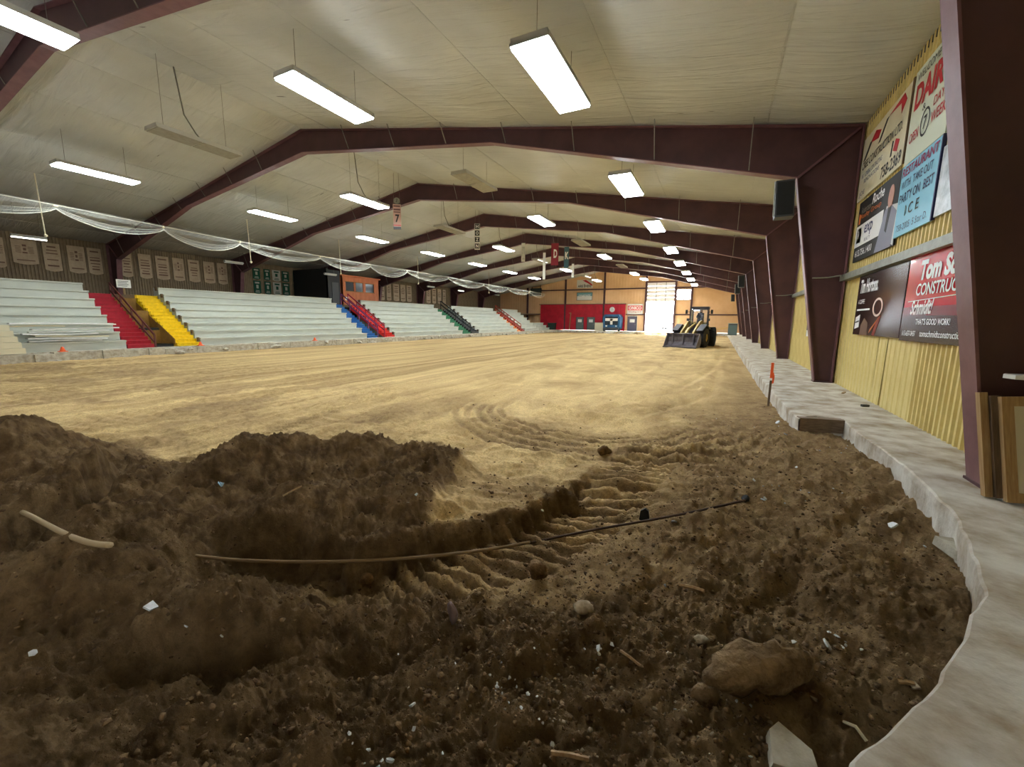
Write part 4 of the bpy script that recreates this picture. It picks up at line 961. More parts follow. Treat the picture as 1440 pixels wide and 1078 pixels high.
text('RR 1 GENERAL CONTRACTING', .2, .46, 1.3, .1, B, M['navy_print'], e); text('RENOVATIONS', .4, .32, 1.0, .09, B, M['navy_print'], e)
shape([(2.1, .42), (2.2, .6), (2.4, .52), (2.32, .34), (2.2, .38)], B, M['red_print'], e); shape([(1.98, .34), (2.02, .62), (2.08, .6), (2.05, .34)], B, M['black_print'], e)
text('758-2369', 1.55, .06, 1.05, .24, B, M['black_print'], e, bold=.02); text('JOE', .15, .06, .4, .12, B, M['navy_print'], e)
e, w, h, B = wsign('dairy_sign', 9.78, 8.3, 4.15, 5.62, mat('pale_green_sign_board', S(206, 214, 196), .5), 'pale sign with big red lettering and a ringed 7, above the blue sign', x=WR-.08)
text('WELCOME TO', .1, 1.28, 1.1, .12, B, M['black_print'], e); text('DAIRY', .12, .82, 1.3, .40, B, M['red_print'], e, bold=.04); text('&', .5, .68, .12, .1, B, M['black_print'], e)
text('OPEN', .1, .32, .36, .16, B, M['red_print'], e, bold=.01); text('DAYS', .92, .58, .42, .14, B, M['red_print'], e, bold=.01); text('WEEK', .9, .34, .48, .16, B, M['red_print'], e, bold=.01)
ring = MB(); RP = [(math.cos(a*math.pi/12), math.sin(a*math.pi/12)) for a in range(25)]
for p, q in zip(RP[:-1], RP[1:]): ring.add([B @ Vector((.68+p[0]*k, .46+p[1]*k*1.25, .004)) for k in (.14, .17)]+[B @ Vector((.68+q[0]*k, .46+q[1]*k*1.25, .004)) for k in (.14, .17)], [(0, 1, 3, 2)])
ring.build('print', M['black_print'], e); text('7', .62, .36, .12, .2, B, M['black_print'], e, bold=.02)
e, w, h, B = wsign('restaurant_sign', 9.80, 8.33, 2.97, 4.14, mat('sky_blue_sign_board', S(130, 196, 222), .45), 'sky blue sign reading RESTAURANT and ICE', x=WR-.08)
MB().box(-.01, .035, -w-.03, -w, 0, h).build('edge_strip', M['navy_print'], e)
text('RESTAURANT', .06, .98, 1.34, .15, B, mat('crimson_print', S(150, 40, 90), .5), e, bold=.02); text('WITH  TAKE OUT', .08, .78, 1.2, .13, B, M['navy_print'], e, bold=.01)
text('PARTY ON  BEST', .08, .55, 1.3, .15, B, M['navy_print'], e, bold=.015); text('I C E', .4, .3, .55, .17, B, M['black_print'], e, bold=.01); text('758-2005  5 Star D.', .12, .08, 1.2, .11, B, M['navy_print'], e)
e, w, h, B = wsign('realtor_sign', 12.3, 9.78, 2.86, 4.16, M['black_print'], 'black and white sign with a printed suited figure, below the cream sign')
shape([(0, .32), (1.75, .32), (1.75, .78), (0, .78)], B, M['white_print'], e)
shape([(1.75, .32), (w-.02, .0), (w-.02, .72), (1.9, .8)], B, mat('pale_photo_print', S(200, 200, 200), .4), e, d=.0035)
shape([(1.5, 0), (w-.12, 0), (w-.05, .6), (2.15, .78), (1.85, .74)], B, mat('grey_suit_print', S(120, 120, 136), .4), e, d=.005)
shape([(1.96, .35), (2.06, .3), (2.18, .76), (2.02, .76)], B, M['black_print'], e, d=.007)
shape([(2.08+p[0]*.14, .94+p[1]*.2) for p in circ], B, mat('skin_tone_print', S(200, 150, 130), .4), e, d=.007)
shape([(1.98, .74), (2.2, .74), (2.16, .86), (2.02, .86)], B, mat('skin_shadow_print', S(186, 134, 116), .4), e, d=.006)
text('Roche', .95, 1.06, .7, .2, B, M['white_print'], e, bold=.02, shear=.2); text('Robertson', .25, 1.02, .65, .13, B, M['grey'], e, shear=.2)
text('Realty Group', .25, .88, 1.3, .13, B, M['orange_print'], e, bold=.01); shape([(.1, .82), (.22, .82), (.22, 1.0), (.1, 1.06)], B, M['orange_print'], e)
text('exp', .62, .46, .55, .26, B, M['navy_print'], e, bold=.02); text('REALTY', .7, .37, .4, .07, B, M['navy_print'], e); shape([(.1, .4), (.42, .4), (.42, .72), (.1, .72)], B, M['black_print'], e); text('R', .17, .48, .16, .18, B, M['white_print'], e, d=.008)
text('613.756.1400', .15, .1, 1.15, .14, B, M['white_print'], e, bold=.01)
e, w, h, B = wsign('coffee_sign', 11.52, 8.9, 1.25, 2.48, mat('dark_coffee_print', S(44, 30, 28), .2, S(64, 44, 40), 2), 'dark brown glossy coffee sign with a white ring, under the girt')
text('Tim Hortons.', .18, .86, 1.1, .28, B, M['white_print'], e, bold=.03, shear=.15); text('A COFFEE', .15, .64, .42, .09, B, M['white_print'], e); shape([(.12, .5), (.95, .5), (.95, .535), (.12, .535)], B, M['white_print'], e)
ring = MB()
for p, q in zip(RP[:-1], RP[1:]): ring.add([B @ Vector((1.42+p[0]*k*1.25, .54+p[1]*k*.8, .004)) for k in (.17, .22)]+[B @ Vector((1.42+q[0]*k*1.25, .54+q[1]*k*.8, .004)) for k in (.17, .22)], [(0, 1, 3, 2)])
ring.build('print', mat('cream_ring_print', S(236, 214, 200), .4), e)
shape([(1.5, .34), (1.64, .36), (1.42, .0), (1.28, .02)], B, mat('red_cup_print', S(150, 50, 44), .3), e); shape([(1.1, .05), (1.6, .35), (1.62, .38), (1.14, .12)], B, M['orange_print'], e, d=.006)
shape([(.1, .12), (.38, .16), (.38, .42), (.1, .36)], B, M['white_print'], e); shape([(.12, .24), (.36, .27), (.36, .3), (.12, .27)], B, M['black_print'], e, d=.006)
shape([(.5, .0), (1.0, .0), (.95, .25), (.7, .35), (.52, .2)], B, mat('bean_brown_print', S(110, 84, 70), .4), e)
e, w, h, B = wsign('builder_sign', 8.84, 6.4, 1.22, 2.5, mat('red_glossy_sign', S(196, 26, 44), .18, coat=.4), 'bright red glossy construction sign beside the big near column')
shape([(0, 0), (w, 0), (w, .36), (0, .4)], B, mat('black_gloss_print', S(46, 34, 34), .2), e); shape([(0, .4), (w, .36), (w, .5), (0, .52)], B, mat('maroon_gloss_print', S(120, 28, 36), .2), e)
text('Tom Schmidt', .45, .9, 1.9, .3, B, M['white_print'], e, bold=.05, shear=.1, d=.006); text('CONSTRUCTION', .4, .68, 1.8, .18, B, M['white_print'], e, bold=.02, shear=.1, d=.006)
shape([(.15, .6), (w-.1, .64), (w-.1, .65), (.15, .61)], B, M['white_print'], e, d=.005); text('Schmidit!', .3, .4, .75, .22, B, M['white_print'], e, bold=.03, shear=.4, d=.007)
text("THAT'S GOOD WORK!", .55, .25, 1.05, .09, B, M['white_print'], e, bold=.02, d=.007); text('613-637-0437', .1, .08, .5, .08, B, M['white_print'], e, d=.007); text('tomschmidtconstruction.com', .75, .08, 1.45, .09, B, M['white_print'], e, bold=.01, d=.007)
e, w, h, B = wsign('crumpled_poster', 8.28, 7.3, 3.0, 3.95, mat('silver_plastic_print', S(214, 222, 230), .25, S(180, 190, 200), 6, bump=.6, bscale=4, bdist=.05), 'shiny white poster half hidden behind the big near column')
e, w, h, B = wsign('narrow_sign', 17.0, 15.0, 1.05, 2.3, M['dark_grey'], 'dark and white striped sign between the second and third columns')
for z, hh in ((.0, .2), (.32, .08), (.5, .3), (.9, .06)): shape([(.1, z), (w-.05, z), (w-.05, z+hh), (.1, z+hh)], B, M['white_print'], e)
e, w, h, B = wsign('striped_sign', 17.2, 15.3, 3.1, 4.5, M['dark'], 'upper striped sign between the second and third columns')
for i in range(4): shape([(.1, .1+i*.35), (w-.1, .1+i*.35), (w-.1, .22+i*.35), (.1, .22+i*.35)], B, M['white_print'], e)
for i in range(1, 7):
    Y = Y0+i*BAY
    o = MB().tube([(1.98, Y-.17, 2.6), (2.3, Y-.17, 2.6), (2.45, Y-.24, 2.62), (2.53, Y-.4, 2.62)], .018, 6).build('conduit', M['grey'])
    tag(o, 'thin grey conduit across the web of the right column, '+ORD[i]+' in line', 'conduit', 'conduits on the right columns')

# ------------------------------------------------------------------ timber and panels by the near column
e = empty('framed_panel', (2.16, 4.83, .012)); e.rotation_euler = (-.15, -.11, 0); tag(e, '', 'timber')
def tilted(m): return m
MB().box(0, .05, .0, .07, 0, .9).build('stile', M['wood'], e); MB().box(.055, .12, -.03, .04, 0, .87).build('stile', M['wood_dark'], e)
e['label'] = 'pine and dark timber post pair standing at the foot of the big near column'
e.name = 'leaning_timbers'
e = empty('framed_panel', (2.255, 4.77, .012)); e.rotation_euler = (-.15, -.11, 0); tag(e, 'pale wood frame with a white inset board, rightmost at the near column', 'panel')
MB().box(0, .07, -.03, .03, 0, .88).build('stile', M['wood'], e); MB().box(.40, .46, -.03, .03, 0, .88).build('stile', M['wood'], e)
MB().box(.07, .40, -.03, .03, .80, .88).build('top_rail', M['wood'], e); MB().box(.07, .40, -.03, .03, 0, .08).build('bottom_rail', M['wood'], e)
MB().box(.07, .40, -.012, .012, .08, .80).build('inset_board', mat('grey_white_board', S(200, 194, 176), .7), e)
e = empty('white_shelf', (2.2, 5.0, 1.03)); tag(e, 'white rounded shelf end sticking out by the big near column', 'shelf')
MB().prism([(.0, 0), (.03, -.1), (.1, -.13), (.46, -.13), (.46, .08), (.05, .08)], .035, basis((0, 0, 0), (1, 0, 0), (0, 1, 0))).build('board', M['white'], e)
MB().bar((.3, .05, -.12), (.3, .05, 0), .03).build('bracket', M['grey'], e)
# exposed timber where the kerb is broken
o = MB().box(0, .60, 0, .13, -.2, .012).build('kerb_timber', mat('dusty_timber', S(150, 134, 118), .8, S(120, 104, 90), 8, stretch=(1, 6, 6)), loc=(1.24, 7.63, 0)); o.rotation_euler = (0, 0, .22)
tag(o, 'grey weathered timber block set in the broken right kerb', 'timber')
e = empty('survey_stake', (1.04, 10.0, -.32)); tag(e, 'wooden survey stake with an orange painted top by the right kerb', 'stake')
MB().prism([(-.02, .12), (0, 0), (.02, .12), (.02, .66), (-.02, .66)], .022, basis((0, 0, -.05), (1, 0, 0), (0, 0, 1))).build('shaft', M['wood_dark'], e)
MB().box(-.024, .024, -.026, .004, .66, .98).build('painted_top', M['orange'], e)
MB().prism([(.02, .54), (.05, .56), (.055, .7), (.035, .78), (.02, .78)], .008, basis((0, -.02, 0), (1, 0, 0), (0, 0, 1))).build('ribbon', M['orange'], e)

# ------------------------------------------------------------------ wheel loader
def loader():
    e = empty('wheel_loader', (-1.46, 33.9, -.33), math.radians(-3)); tag(e, 'yellow wheel loader with a grey bucket, parked far back on the sand', 'loader')
    yl = mat('faded_yellow_paint', S(206, 176, 92), .5, S(176, 150, 84), 3); gy = mat('worn_grey_steel', S(112, 104, 110), .5, S(84, 78, 82), 4)
    dkb = mat('dark_machine_paint', S(60, 56, 62), .5); cabg = mat('cab_glass', (.75, .82, .88), .05); cabg.node_tree.nodes['Principled BSDF'].inputs['Transmission Weight'].default_value = .9
    # bucket faces -y
    P = [(-2.95, .02), (-2.2, .05), (-1.95, .35), (-2.0, .8), (-2.3, 1.02), (-2.36, 1.0), (-2.12, .75), (-2.1, .4), (-2.3, .14), (-2.95, .06)]
    Bk = basis((-1.32, 0, 0), (0, 1, 0), (0, 0, 1)); MB().prism(P, 2.64, Bk).build('bucket', gy, e)
    b = e.children[0]
    for s in (-1.33, 1.29): MB().prism([(-2.95, .03), (-2.2, .05), (-1.95, .35), (-2.0, .8), (-2.33, 1.03)], .04, basis((s, 0, 0), (0, 1, 0), (0, 0, 1))).build('bucket_side', gy, b)
    MB().box(-1.34, 1.34, -3.02, -2.9, .0, .07).build('cutting_edge', dkb, b)
    for i in range(3): MB().box(-.9+i*.85, -.82+i*.85, -2.32, -1.98, .2, .95).build('bucket_rib', gy, b)
    for s in (-1, 1):
        arm = MB(); arm.prism([(-2.0, .45), (-1.8, .35), (-1.2, .9), (-.1, 1.55), (.15, 1.8), (0, 1.95), (-.4, 1.85), (-1.5, 1.15), (-2.0, .7)], .14, basis((s*.5-.07, 0, 0), (0, 1, 0), (0, 0, 1))); arm.build('lift_arm', yl, e)
        MB().tube([(s*.5, -.9, .75), (s*.5, .2, 1.0)], .06, 8).build('lift_cylinder', M['grey'], e)
    MB().bar((0, -1.9, .95), (0, -1.2, 1.35), .16, .2).bar((0, -1.2, 1.35), (0, .0, 1.7), .1, .12).build('tilt_linkage', yl, e)
    MB().box(-.55, .55, -1.1, .6, .45, 1.15).build('front_frame', dkb, e)
    for s in (-1, 1):
        for yy in (-.75, 1.9):
            wv = MB(); N = 20; prof = [(.30, .36), (.66, .30), (.70, .2), (.70, -.2), (.66, -.26), (.30, -.30)]
            cxx = s*1.0
            vs_ = []; 
            for k in range(N):
                a = 2*math.pi*k/N
                for r_, o_ in prof:
                    vs_.append((cxx+s*(o_-.02), yy+r_*math.cos(a), .70+r_*math.sin(a)))
            fs = []
            n = len(prof)
            for k in range(N):
                for j in range(n-1): fs.append((k*n+j, ((k+1) % N)*n+j, ((k+1) % N)*n+j+1, k*n+j+1))
            wv.add(vs_, fs)
            for k in range(0, N*2):
                a = 2*math.pi*k/(N*2); rr = .72
                wv.box(cxx-.24 if k % 2 else cxx-.02, cxx+.02 if k % 2 else cxx+.24, yy+rr*math.cos(a)-.03, yy+rr*math.cos(a)+.03, .70+rr*math.sin(a)-.03, .70+rr*math.sin(a)+.03)
            t = wv.build('tyre', M['rubber'], e)
            MB().tube([(cxx-s*.1, yy, .70), (cxx+s*.27, yy, .70)], .32, 16).tube([(cxx+s*.27, yy, .70), (cxx+s*.34, yy, .70)], .12, 10).build('rim', yl, t)
        MB().prism([(-1.6, 1.15), (-.75, 1.56), (0.05, 1.3), (.1, 1.38), (-.75, 1.66), (-1.65, 1.22)], .5, basis((s*1.0-.25, 0, 0), (0, 1, 0), (0, 0, 1))).build('mudguard', dkb, e)
    MB().prism([(1.1, .6), (3.0, .6), (3.15, .9), (3.1, 1.65), (1.1, 1.85)], 1.2, basis((-.6, 0, 0), (0, 1, 0), (0, 0, 1))).build('engine_hood', yl, e)
    MB().box(-.7, .7, .3, 1.4, .55, 1.1).build('rear_frame', dkb, e)
    MB().box(-.6, .6, 3.0, 3.3, .5, 1.1).build('counterweight', dkb, e)
    # cab
    c = MB().box(-.66, .66, .1, 1.35, 1.1, 1.62).build('cab_base', dkb, e)
    fr = MB()
    for x in (-.66, .66):
        fr.bar((x, .12, 1.6), (x, .22, 2.86), .07); fr.bar((x, 1.32, 1.6), (x, 1.28, 2.86), .08)
    fr.bar((-.66, .2, 2.82), (.66, .2, 2.82), .07); fr.bar((-.66, 1.3, 2.82), (.66, 1.3, 2.82), .07); fr.build('cab_frame', dkb, e)
    MB().box(-.72, .72, .1, 1.4, 2.84, 2.95).build('cab_roof', dkb, e)
    MB().quad((-.63, .13, 1.64), (.63, .13, 1.64), (.63, .22, 2.8), (-.63, .22, 2.8)).build('windscreen', cabg, e)
    for x in (-.67, .67): MB().quad((x, .16, 1.64), (x, 1.28, 1.64), (x, 1.26, 2.8), (x, .24, 2.8)).build('side_glass', cabg, e)
    MB().box(-.25, .25, .75, 1.15, 1.6, 1.95).box(-.25, .25, 1.1, 1.22, 1.9, 2.55).build('seat', M['dark'], e)
    MB().tube([(.19*math.cos(a*math.pi/8), .48+.06*math.sin(a*math.pi/8), 2.0+.18*math.sin(a*math.pi/8)) for a in range(17)], .015, 5).build('steering_wheel', M['dark'], e)
    for s in (-1, 1):
        MB().bar((s*.68, .15, 2.55), (s*.95, .05, 2.6), .03).box(s*.98-.09, s*.98+.09, .0, .06, 2.42, 2.72).build('mirror', M['dark'], e)
        MB().bar((s*.6, -.1, 1.5), (s*.78, -.2, 1.95), .04).box(s*.8-.1, s*.8+.1, -.28, -.16, 1.9, 2.08).build('headlight', M['dark_grey'], e)
    MB().tube([(.45, 2.0, 1.8), (.45, 2.0, 2.5)], .05, 8).build('exhaust', M['dark'], e)
    T_ = Matrix.Translation((0, .9, 0)) @ Matrix.Rotation(math.radians(-15), 4, 'Z') @ Matrix.Translation((0, -.9, 0))
    for c_ in e.children_recursive:
        n_ = c_.name.split('.')[0]
        if n_ in ('bucket', 'bucket_side', 'cutting_edge', 'bucket_rib', 'lift_arm', 'lift_cylinder', 'tilt_linkage', 'front_frame') or (n_ in ('tyre', 'rim', 'mudguard') and sum(v.co.y for v in c_.data.vertices)/len(c_.data.vertices) < .5): c_.data.transform(T_)
    e.scale = (.88, .93, 1)
    return e
loader()
def driver():
    me = bpy.data.meshes.new('person')
    V = [(0, .95, 1.98), (0, .98, 2.2), (0, .96, 2.42), (0, .95, 2.52), (0, .93, 2.62), (0, .92, 2.7), (.2, .96, 2.44), (.27, .8, 2.22), (.16, .55, 2.16), (-.2, .96, 2.44), (-.27, .8, 2.22), (-.16, .55, 2.16),
         (.1, .85, 1.98), (.14, .5, 2.0), (.14, .4, 1.7), (-.1, .85, 1.98), (-.14, .5, 2.0), (-.14, .4, 1.7)]
    E = [(0, 1), (1, 2), (2, 3), (3, 4), (4, 5), (2, 6), (6, 7), (7, 8), (2, 9), (9, 10), (10, 11), (0, 12), (12, 13), (13, 14), (0, 15), (15, 16), (16, 17)]
    me.from_pydata(V, E, []); o = link('person', me); sk = o.modifiers.new('skin', 'SKIN'); o.modifiers.new('sub', 'SUBSURF').levels = 1; o.modifiers['sub'].render_levels = 1
    rad = [.15, .16, .15, .06, .1, .09, .07, .05, .04, .07, .05, .04, .09, .07, .05, .09, .07, .05]
    for i, r in enumerate(rad): me.skin_vertices[0].data[i].radius = (r, r)
    me.skin_vertices[0].data[0].use_root = True
    me.materials.append(mat('dark_work_jacket', S(70, 70, 90), .8))
    o.scale = (.88, .93, 1); o.location = (-1.46, 33.9, -.33); o.rotation_euler = (0, 0, math.radians(-3))
    h = MB().lump((0, .92, 2.66), .115, 3, 2, (.85, .95, 1.15), .02).lump((0, .8, 2.65), .02, 1, 1).build('face', mat('skin_tone', S(200, 160, 140), .6), o, smooth=True)
    MB().lump((0, .93, 2.74), .125, 5, 2, (.9, 1, .7), .02).build('cap', M['dark_grey'], o)
    tag(o, 'person in dark work clothes sitting at the wheel in the loader cab', 'person')
driver()
# yellow barrier line and cabinet at the far right
o = MB().tube([(-1.2, 58, .55), (-.2, 58.2, .62), (.8, 58.4, .85), (1.3, 58.5, 1.0)], .035, 6).build('barrier_rope', mat('yellow_rope', S(230, 190, 90), .6)); tag(o, 'yellow rope strung beyond the wheel loader', 'rope')
e = empty('grey_cabinet', (1.45, 55.5, 0)); tag(e, 'grey cabinet standing at the far end of the right kerb', 'cabinet')
MB().box(-.55, .4, -.3, .3, 0, 1.35).build('body', M['dark_grey'], e); MB().box(-.55, -.45, -.33, -.3, 0, 1.35).box(-.5, .36, -.34, -.3, .05, 1.2).build('door', mat('teal_grey_paint', S(90, 110, 112), .5), e); MB().box(-.6, .45, -.36, .32, 1.35, 1.42).build('top', M['fixture'], e)

# ------------------------------------------------------------------ things lying on the soil
# rods
def lay(pts, r, name, m, label, cat):
    t = np.linspace(0, 1, len(pts)); T = np.linspace(0, 1, 40); d_ = min(3, len(pts)-1)
    U = np.polyval(np.polyfit(t, [p[0] for p in pts], d_), T); V = np.polyval(np.polyfit(t, [p[1] for p in pts], d_), T)
    zz = np.full(40, -.25)
    for it in range(8):
        D = [cam_dir(u, v) for u, v in zip(U, V)]; X = np.array([d.x*(z-CZ)/d.z for d, z in zip(D, zz)]); Y = np.array([d.y*(z-CZ)/d.z for d, z in zip(D, zz)])
        Z = terrain(X, Y)[0]; fz = np.polyfit(T, Z, 1); f_ = np.polyval(fz, T); zz = .5*zz+.5*(f_+np.percentile(Z-f_, 93)+r*.7)
    o = MB().tube(list(zip(X, Y, zz)), r, 7).build(name, m, smooth=True); return tag(o, label, cat)
lay([(262, 779), (350, 788), (450, 790), (560, 785), (660, 776), (745, 762)], .013, 'thin_pole', mat('brown_pole', S(132, 108, 74), .7), 'long thin brown pole lying across the dark soil in front of the cut', 'pole')
lay([(742, 764), (830, 745), (900, 735), (960, 722), (1048, 704)], .011, 'steel_rod', mat('rusty_rod', S(74, 54, 40), .7), 'dark rusty rod running on to the right from the brown pole', 'rod')
lay([(30, 717), (70, 738), (110, 757), (155, 766)], .017, 'bare_branch', mat('pale_bark', S(176, 156, 120), .8), 'pale bare branch lying over the trench at the left edge', 'branch')
p = hit(1048, 705); tag(MB().lump((p.x, p.y, p.z+.03), .04, 2, 2, (1, 1, 1)).build('rod_end_cap', M['dark']), 'black round cap at the right end of the rusty rod', 'cap')
p = hit(907, 728); tag(MB().prism([(-.05, -.03), (.05, -.03), (.03, .08), (.0, .1), (-.04, .07)], .03, basis((p.x, p.y, p.z), (1, 0, 0), (0, 0, 1))).build('metal_tab', M['dark']), 'small dark metal tab standing beside the rusty rod', 'tab')
# boulder and lumps
def boulder(u, v, r, sq, label, m=M['clod'], rz=0, sink=.3, seed=1, name='soil_boulder', cat='lump'):
    p = hit(u, v); me = MB().lump((0, 0, 0), r, seed, 3, sq, .10, False); o = me.build(name, m, smooth=False, loc=(p.x, p.y, p.z+r*sq[2]*(1-sink*1.2))); o.rotation_euler = (0, 0, rz)
    co = np.empty(len(o.data.vertices)*3, 'f'); o.data.vertices.foreach_get('co', co); co = co.reshape(-1, 3)
    nrm = co/np.linalg.norm(co, axis=1)[:, None]; co = co+nrm*(r*(.12*fbm(co[:, 0]*3/r+co[:, 2]*1.3/r, co[:, 1]*3/r, 4, seed, .65)))[:, None]
    o.data.vertices.foreach_set('co', co.ravel().astype('f')); o.data.polygons.foreach_set('use_smooth', [True]*len(o.data.polygons)); return tag(o, label, cat)
boulder(1062, 966, .2, (1.5, .52, .62), 'large elongated boulder of packed soil near the lower right', M['clod_mid'], .74, .3, 4)
boulder(995, 990, .06, (1.3, .8, .8), 'small stone at the left foot of the large boulder', M['clod_mid'], .2, .2, 6)
boulder(757, 815, .085, (1, .9, .9), 'round dark lump of soil in the middle foreground', M['clod'], .3, .15, 8)
boulder(516, 824, .05, (1, 1, 1), 'dark stone standing on the berm before the brown pole', M['clod'], .1, .1, 9)
boulder(636, 872, .06, (.6, .6, 1.4), 'tall purplish stone leaning in the hole left of the middle', mat('purple_grey_stone', S(120, 100, 96), .8), .1, .3, 12)
boulder(985, 905, .035, (1.4, 1, .7), 'pale brown stone right of the white scraps', M['stone'], .1, .2, 13)
boulder(850, 640, .08, (1.2, .8, .9), 'dark clod on the rim of the curved tyre prints', M['clod'], .1, .2, 15)
boulder(820, 860, .05, (1.2, 1, .7), 'dusty tan stone right of the round dark lump', M['stone'], .5, .3, 16)
def slabpiece(u, v, P, th, m, label, rz=0, tilt=(0, 0), name='concrete_chunk', dz=0, cat='chunk', top=None):
    p = hit(u, v) if top is None else Vector(top); o = MB().prism(P, th).build(name, m, loc=(p.x, p.y, p.z+dz)); o.rotation_euler = (tilt[0], tilt[1], rz); return tag(o, label, cat)
slabpiece(1100, 1066, [(-.07, -.06), (.09, -.07), (.10, .02), (.01, .10), (-.04, .06)], .05, M['concrete_raw'], 'pale grey concrete chunk at the bottom edge beside the kerb', .3, (.2, .1))
slabpiece(1346, 782, [(-.06, -.16), (.07, -.15), (.06, .16), (-.07, .14)], .07, M['concrete_raw'], 'pale broken concrete piece lying against the kerb on the right', .25, (.05, .1))
slabpiece(1256, 645, [(-.08, -.12), (.08, -.1), (.06, .12), (-.07, .1)], .05, M['concrete_raw'], 'pale concrete piece below the bend of the right kerb', .4, (.1, .1))
slabpiece(1225, 567, [(-.06, -.03), (.06, -.03), (.05, .03), (-.05, .03)], .04, M['dark_grey'], 'small dark clamp on the slab by the yellow wall', .4, name='metal_clamp', top=(2.45, 9.35, 0), cat='clamp')
slabpiece(0, 0, [(-.12, -.02), (.12, -.02), (.12, .02), (-.12, .02)], .02, M['wood'], 'short lath on the slab below the cream sign', 1.2, name='wood_lath', top=(2.5, 11.0, 0), cat='lath')
slabpiece(0, 0, [(-.25, -.03), (.25, -.03), (.25, .05), (-.22, .05)], .006, mat('flat_cardboard', S(190, 170, 140), .8), 'flat strip of card on the slab at the right edge', -.5, name='card_strip', top=(2.3, 4.02, .001), cat='card')
sticks = [((872, 918), (900, 938), .010, 'pale stick beside the white scraps in the foreground'), ((1186, 1018), (1218, 1045), .009, 'pale stick near the kerb at the lower right'), ((775, 1063), (828, 1072), .012, 'pale wooden stick at the bottom edge'),
          ((398, 700), (425, 686), .010, 'thin pale root on the dark mound'), ((1285, 966), (1262, 962), .012, 'grey stick end beside the white scrap at the kerb'), ((955, 826), (990, 835), .014, 'flat pale splinter in the right foreground')]
for (a, b, r, lab) in sticks:
    P = [hit(*a), hit(*b)]; mid = (P[0]+P[1])/2; o = MB().tube([(P[0].x, P[0].y, P[0].z+r), (mid.x, mid.y, max(mid.z, tz(mid.x, mid.y))+r*1.4), (P[1].x, P[1].y, P[1].z+r)], r*.8, 5).build('wood_stick', M['wood'] if r != .009 else M['offwhite']); tag(o, lab, 'stick', 'sticks on the soil')
# blue tuft on the mound
p = hit(312, 685); o = MB(); rnd = random.Random(2)
for i in range(7):
    a = rnd.uniform(-1.2, 1.2); o.prism([(-.008, 0), (.008, 0), (.02, .045), (-.01, .06)], .004, basis((p.x, p.y, p.z+.01), (math.cos(a), math.sin(a)*.6, .2), (math.sin(a)*.6, -.2, .8)))
tag(o.build('plastic_tuft', mat('pale_blue_plastic', S(170, 205, 220), .5)), 'pale blue plastic tuft on the flank of the dark mound', 'plastic')
# white scraps
sc = [(574, 969, 7, 'one'), (581, 993, 13, ''), (583, 1026, 10, ''), (548, 1072, 16, ''), (512, 1076, 9, ''), (622, 1060, 7, ''), (212, 858, 13, ''), (262, 883, 6, ''), (48, 922, 7, ''), (716, 955, 8, ''), (698, 967, 5, ''), (727, 967, 5, ''),
      (860, 908, 9, ''), (842, 914, 11, ''), (822, 914, 6, ''), (929, 893, 8, ''), (751, 912, 4, ''), (697, 1021, 6, ''), (758, 1012, 5, ''), (776, 1048, 9, ''), (1162, 908, 12, ''), (1116, 904, 6, ''), (1285, 967, 11, ''), (1055, 1066, 6, ''), (950, 998, 5, ''),
      (1073, 704, 7, ''), (1255, 743, 10, ''), (948, 735, 7, ''), (762, 720, 6, ''), (586, 698, 6, ''), (551, 652, 4, ''), (574, 708, 5, ''), (1143, 600, 6, ''), (1137, 605, 6, ''), (1094, 595, 6, ''), (1104, 612, 5, ''), (1123, 630, 5, ''), (1040, 619, 6, ''), (1064, 643, 5, ''), (1060, 677, 6, ''),
      (1075, 703, 6, ''), (935, 825, 6, ''), (876, 817, 5, ''), (1120, 658, 4, ''), (1236, 640, 7, ''), (560, 920, 4, ''), (640, 933, 5, ''), (312, 898, 5, ''), (1300, 770, 4, '')]
rnd = random.Random(17)
where = lambda u, v: ('at the bottom edge' if v > 1040 else 'in the near foreground' if v > 880 else 'in the middle ground' if v > 660 else 'near the kerb far up')
names_seen = {}
for i, (u, v, s, _) in enumerate(sc):
    p = hit(u, v); dist = math.hypot(p.x, p.y); r = s/F*dist*.5*1.1
    m = MB(); k = rnd.randint(4, 6); P = [(r*rnd.uniform(.6, 1.1)*math.cos(a*2*math.pi/k), r*rnd.uniform(.5, 1.0)*math.sin(a*2*math.pi/k)) for a in range(k)]
    m.prism(P, r*.35); o = m.build('white_scrap', M['scrap'] if rnd.random() < .75 else M['stone'], loc=(p.x, p.y, p.z+r*.25)); o.rotation_euler = (rnd.uniform(.2, .9), rnd.uniform(-.5, .5), rnd.uniform(0, 6))
    hx = 'left' if u < 480 else 'centre' if u < 900 else 'right'; key = where(u, v)+', '+hx
    names_seen.setdefault(key, []).append((u, o))
NUM = ['first', 'second', 'third', 'fourth', 'fifth', 'sixth', 'seventh', 'eighth', 'ninth', 'tenth', 'eleventh', 'twelfth', 'thirteenth', 'fourteenth', 'fifteenth', 'sixteenth']
for key, lst in names_seen.items():
    lst.sort(key=lambda t: t[0])
    for i, (u, o) in enumerate(lst): tag(o, 'white scrap on the soil '+key+' part'+('' if len(lst) == 1 else ', '+NUM[i]+' from the left'), 'scrap', 'white scraps '+key)
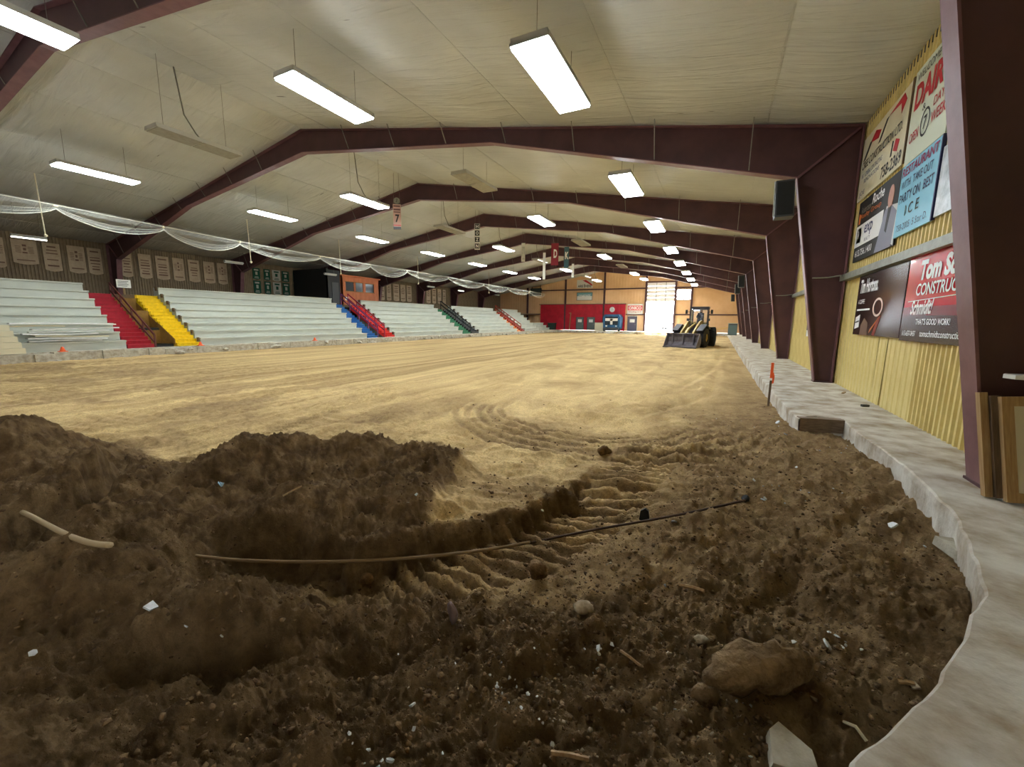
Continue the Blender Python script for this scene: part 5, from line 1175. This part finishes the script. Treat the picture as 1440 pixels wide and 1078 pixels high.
# clods and crumbs: uncountable
def scatter(n, region, rmin, rmax, m, name, label, seed, sub=1, keep=lambda x, y: True):
    rn = np.random.RandomState(seed); pts = []
    while len(pts) < n:
        r = math.exp(rn.uniform(math.log(region[0]), math.log(region[1]))); th = rn.uniform(region[2], region[3]); x, y = r*math.sin(th), r*math.cos(th)
        if keep(x, y): pts.append((x, y))
    X = np.array([p[0] for p in pts]); Y = np.array([p[1] for p in pts]); Z, c0, c1 = terrain(X, Y)
    V0 = np.array(ICO[sub][0]); F0 = np.array(ICO[sub][1]); nv, nf = len(V0), len(F0); sz = rmin*(rmax/rmin)**(rn.rand(n)**3)
    ok = rn.rand(n) < (.04+.96*np.clip(c0*1.1-.25+c1, 0, 1)); X, Y, Z, sz = X[ok], Y[ok], Z[ok], sz[ok]; n = len(X)
    D = 1+rn.uniform(-.42, .42, (n, nv)); A = rn.rand(n)*6.28; sx = rn.uniform(.7, 1.4, n); szz = rn.uniform(.5, .9, n)
    vx = V0[None, :, 0]*D*(sz*sx)[:, None]; vy = V0[None, :, 1]*D*sz[:, None]; vz = V0[None, :, 2]*D*(sz*szz)[:, None]
    W = np.stack([vx*np.cos(A)[:, None]-vy*np.sin(A)[:, None]+X[:, None], vx*np.sin(A)[:, None]+vy*np.cos(A)[:, None]+Y[:, None], vz+(Z+sz*.25)[:, None]], -1).reshape(-1, 3)
    Fa = (F0[None]+(np.arange(n)*nv)[:, None, None]).reshape(-1, 3)
    me = bpy.data.meshes.new(name); me.vertices.add(len(W)); me.vertices.foreach_set('co', W.ravel().astype('f')); me.loops.add(len(Fa)*3); me.polygons.add(len(Fa))
    me.loops.foreach_set('vertex_index', Fa.ravel().astype('i')); me.polygons.foreach_set('loop_start', (np.arange(len(Fa))*3).astype('i')); me.update(calc_edges=True); me.materials.append(m)
    o = link(name, me); tag(o, label, 'soil', kind='stuff'); return o
soilk = lambda x, y: -9 < x < 1.05+.7*(y < 7.4)*(y > 3.4)+.2*(2.9 < y < 3.4) and y > .45 and not (x > 1.0 and y < 2.9) and not (x > .35 and y < 2.0) and not (x > .1 and y < 1.3)
scatter(9000, (1.3, 6.5, -1.45, .45), .003, .017, M['clod'], 'soil_clods', 'dark crumbs and clods of soil over the near mounds', 1, keep=soilk)
scatter(6500, (1.6, 10.0, -.7, .4), .004, .020, M['clod_mid'], 'soil_crumbs', 'brown crumbs of soil over the right foreground', 2, keep=soilk)
scatter(900, (1.2, 11.0, -.5, .3), .005, .014, M['stone'], 'gravel', 'pale gravel strewn over the right foreground', 3, keep=soilk)

def crumbs(centres, m, name, label, seed):
    rn = random.Random(seed); mb = MB()
    for (u, v, n, sp) in centres:
        c = hit(u, v)
        for i in range(n):
            x = c.x+rn.gauss(0, sp); y = c.y+rn.gauss(0, sp)
            if not soilk(x, y): continue
            mb.lump((x, y, tz(x, y)+.004), rn.uniform(.004, .014), rn.random(), 1, (1.2, .8, .6), .4)
    tag(mb.build(name, m), label, 'debris', kind='stuff')
crumbs([(1120, 612, 16, .35), (1085, 600, 10, .4), (1160, 640, 8, .3), (1175, 905, 12, .04), (840, 912, 10, .03), (700, 960, 9, .05), (740, 1000, 6, .06), (1050, 985, 5, .05), (520, 1070, 6, .03), (1060, 690, 10, .2), (1150, 690, 8, .25)],
       M['scrap'], 'white_debris', 'tiny white crumbs of debris strewn over the soil', 4)
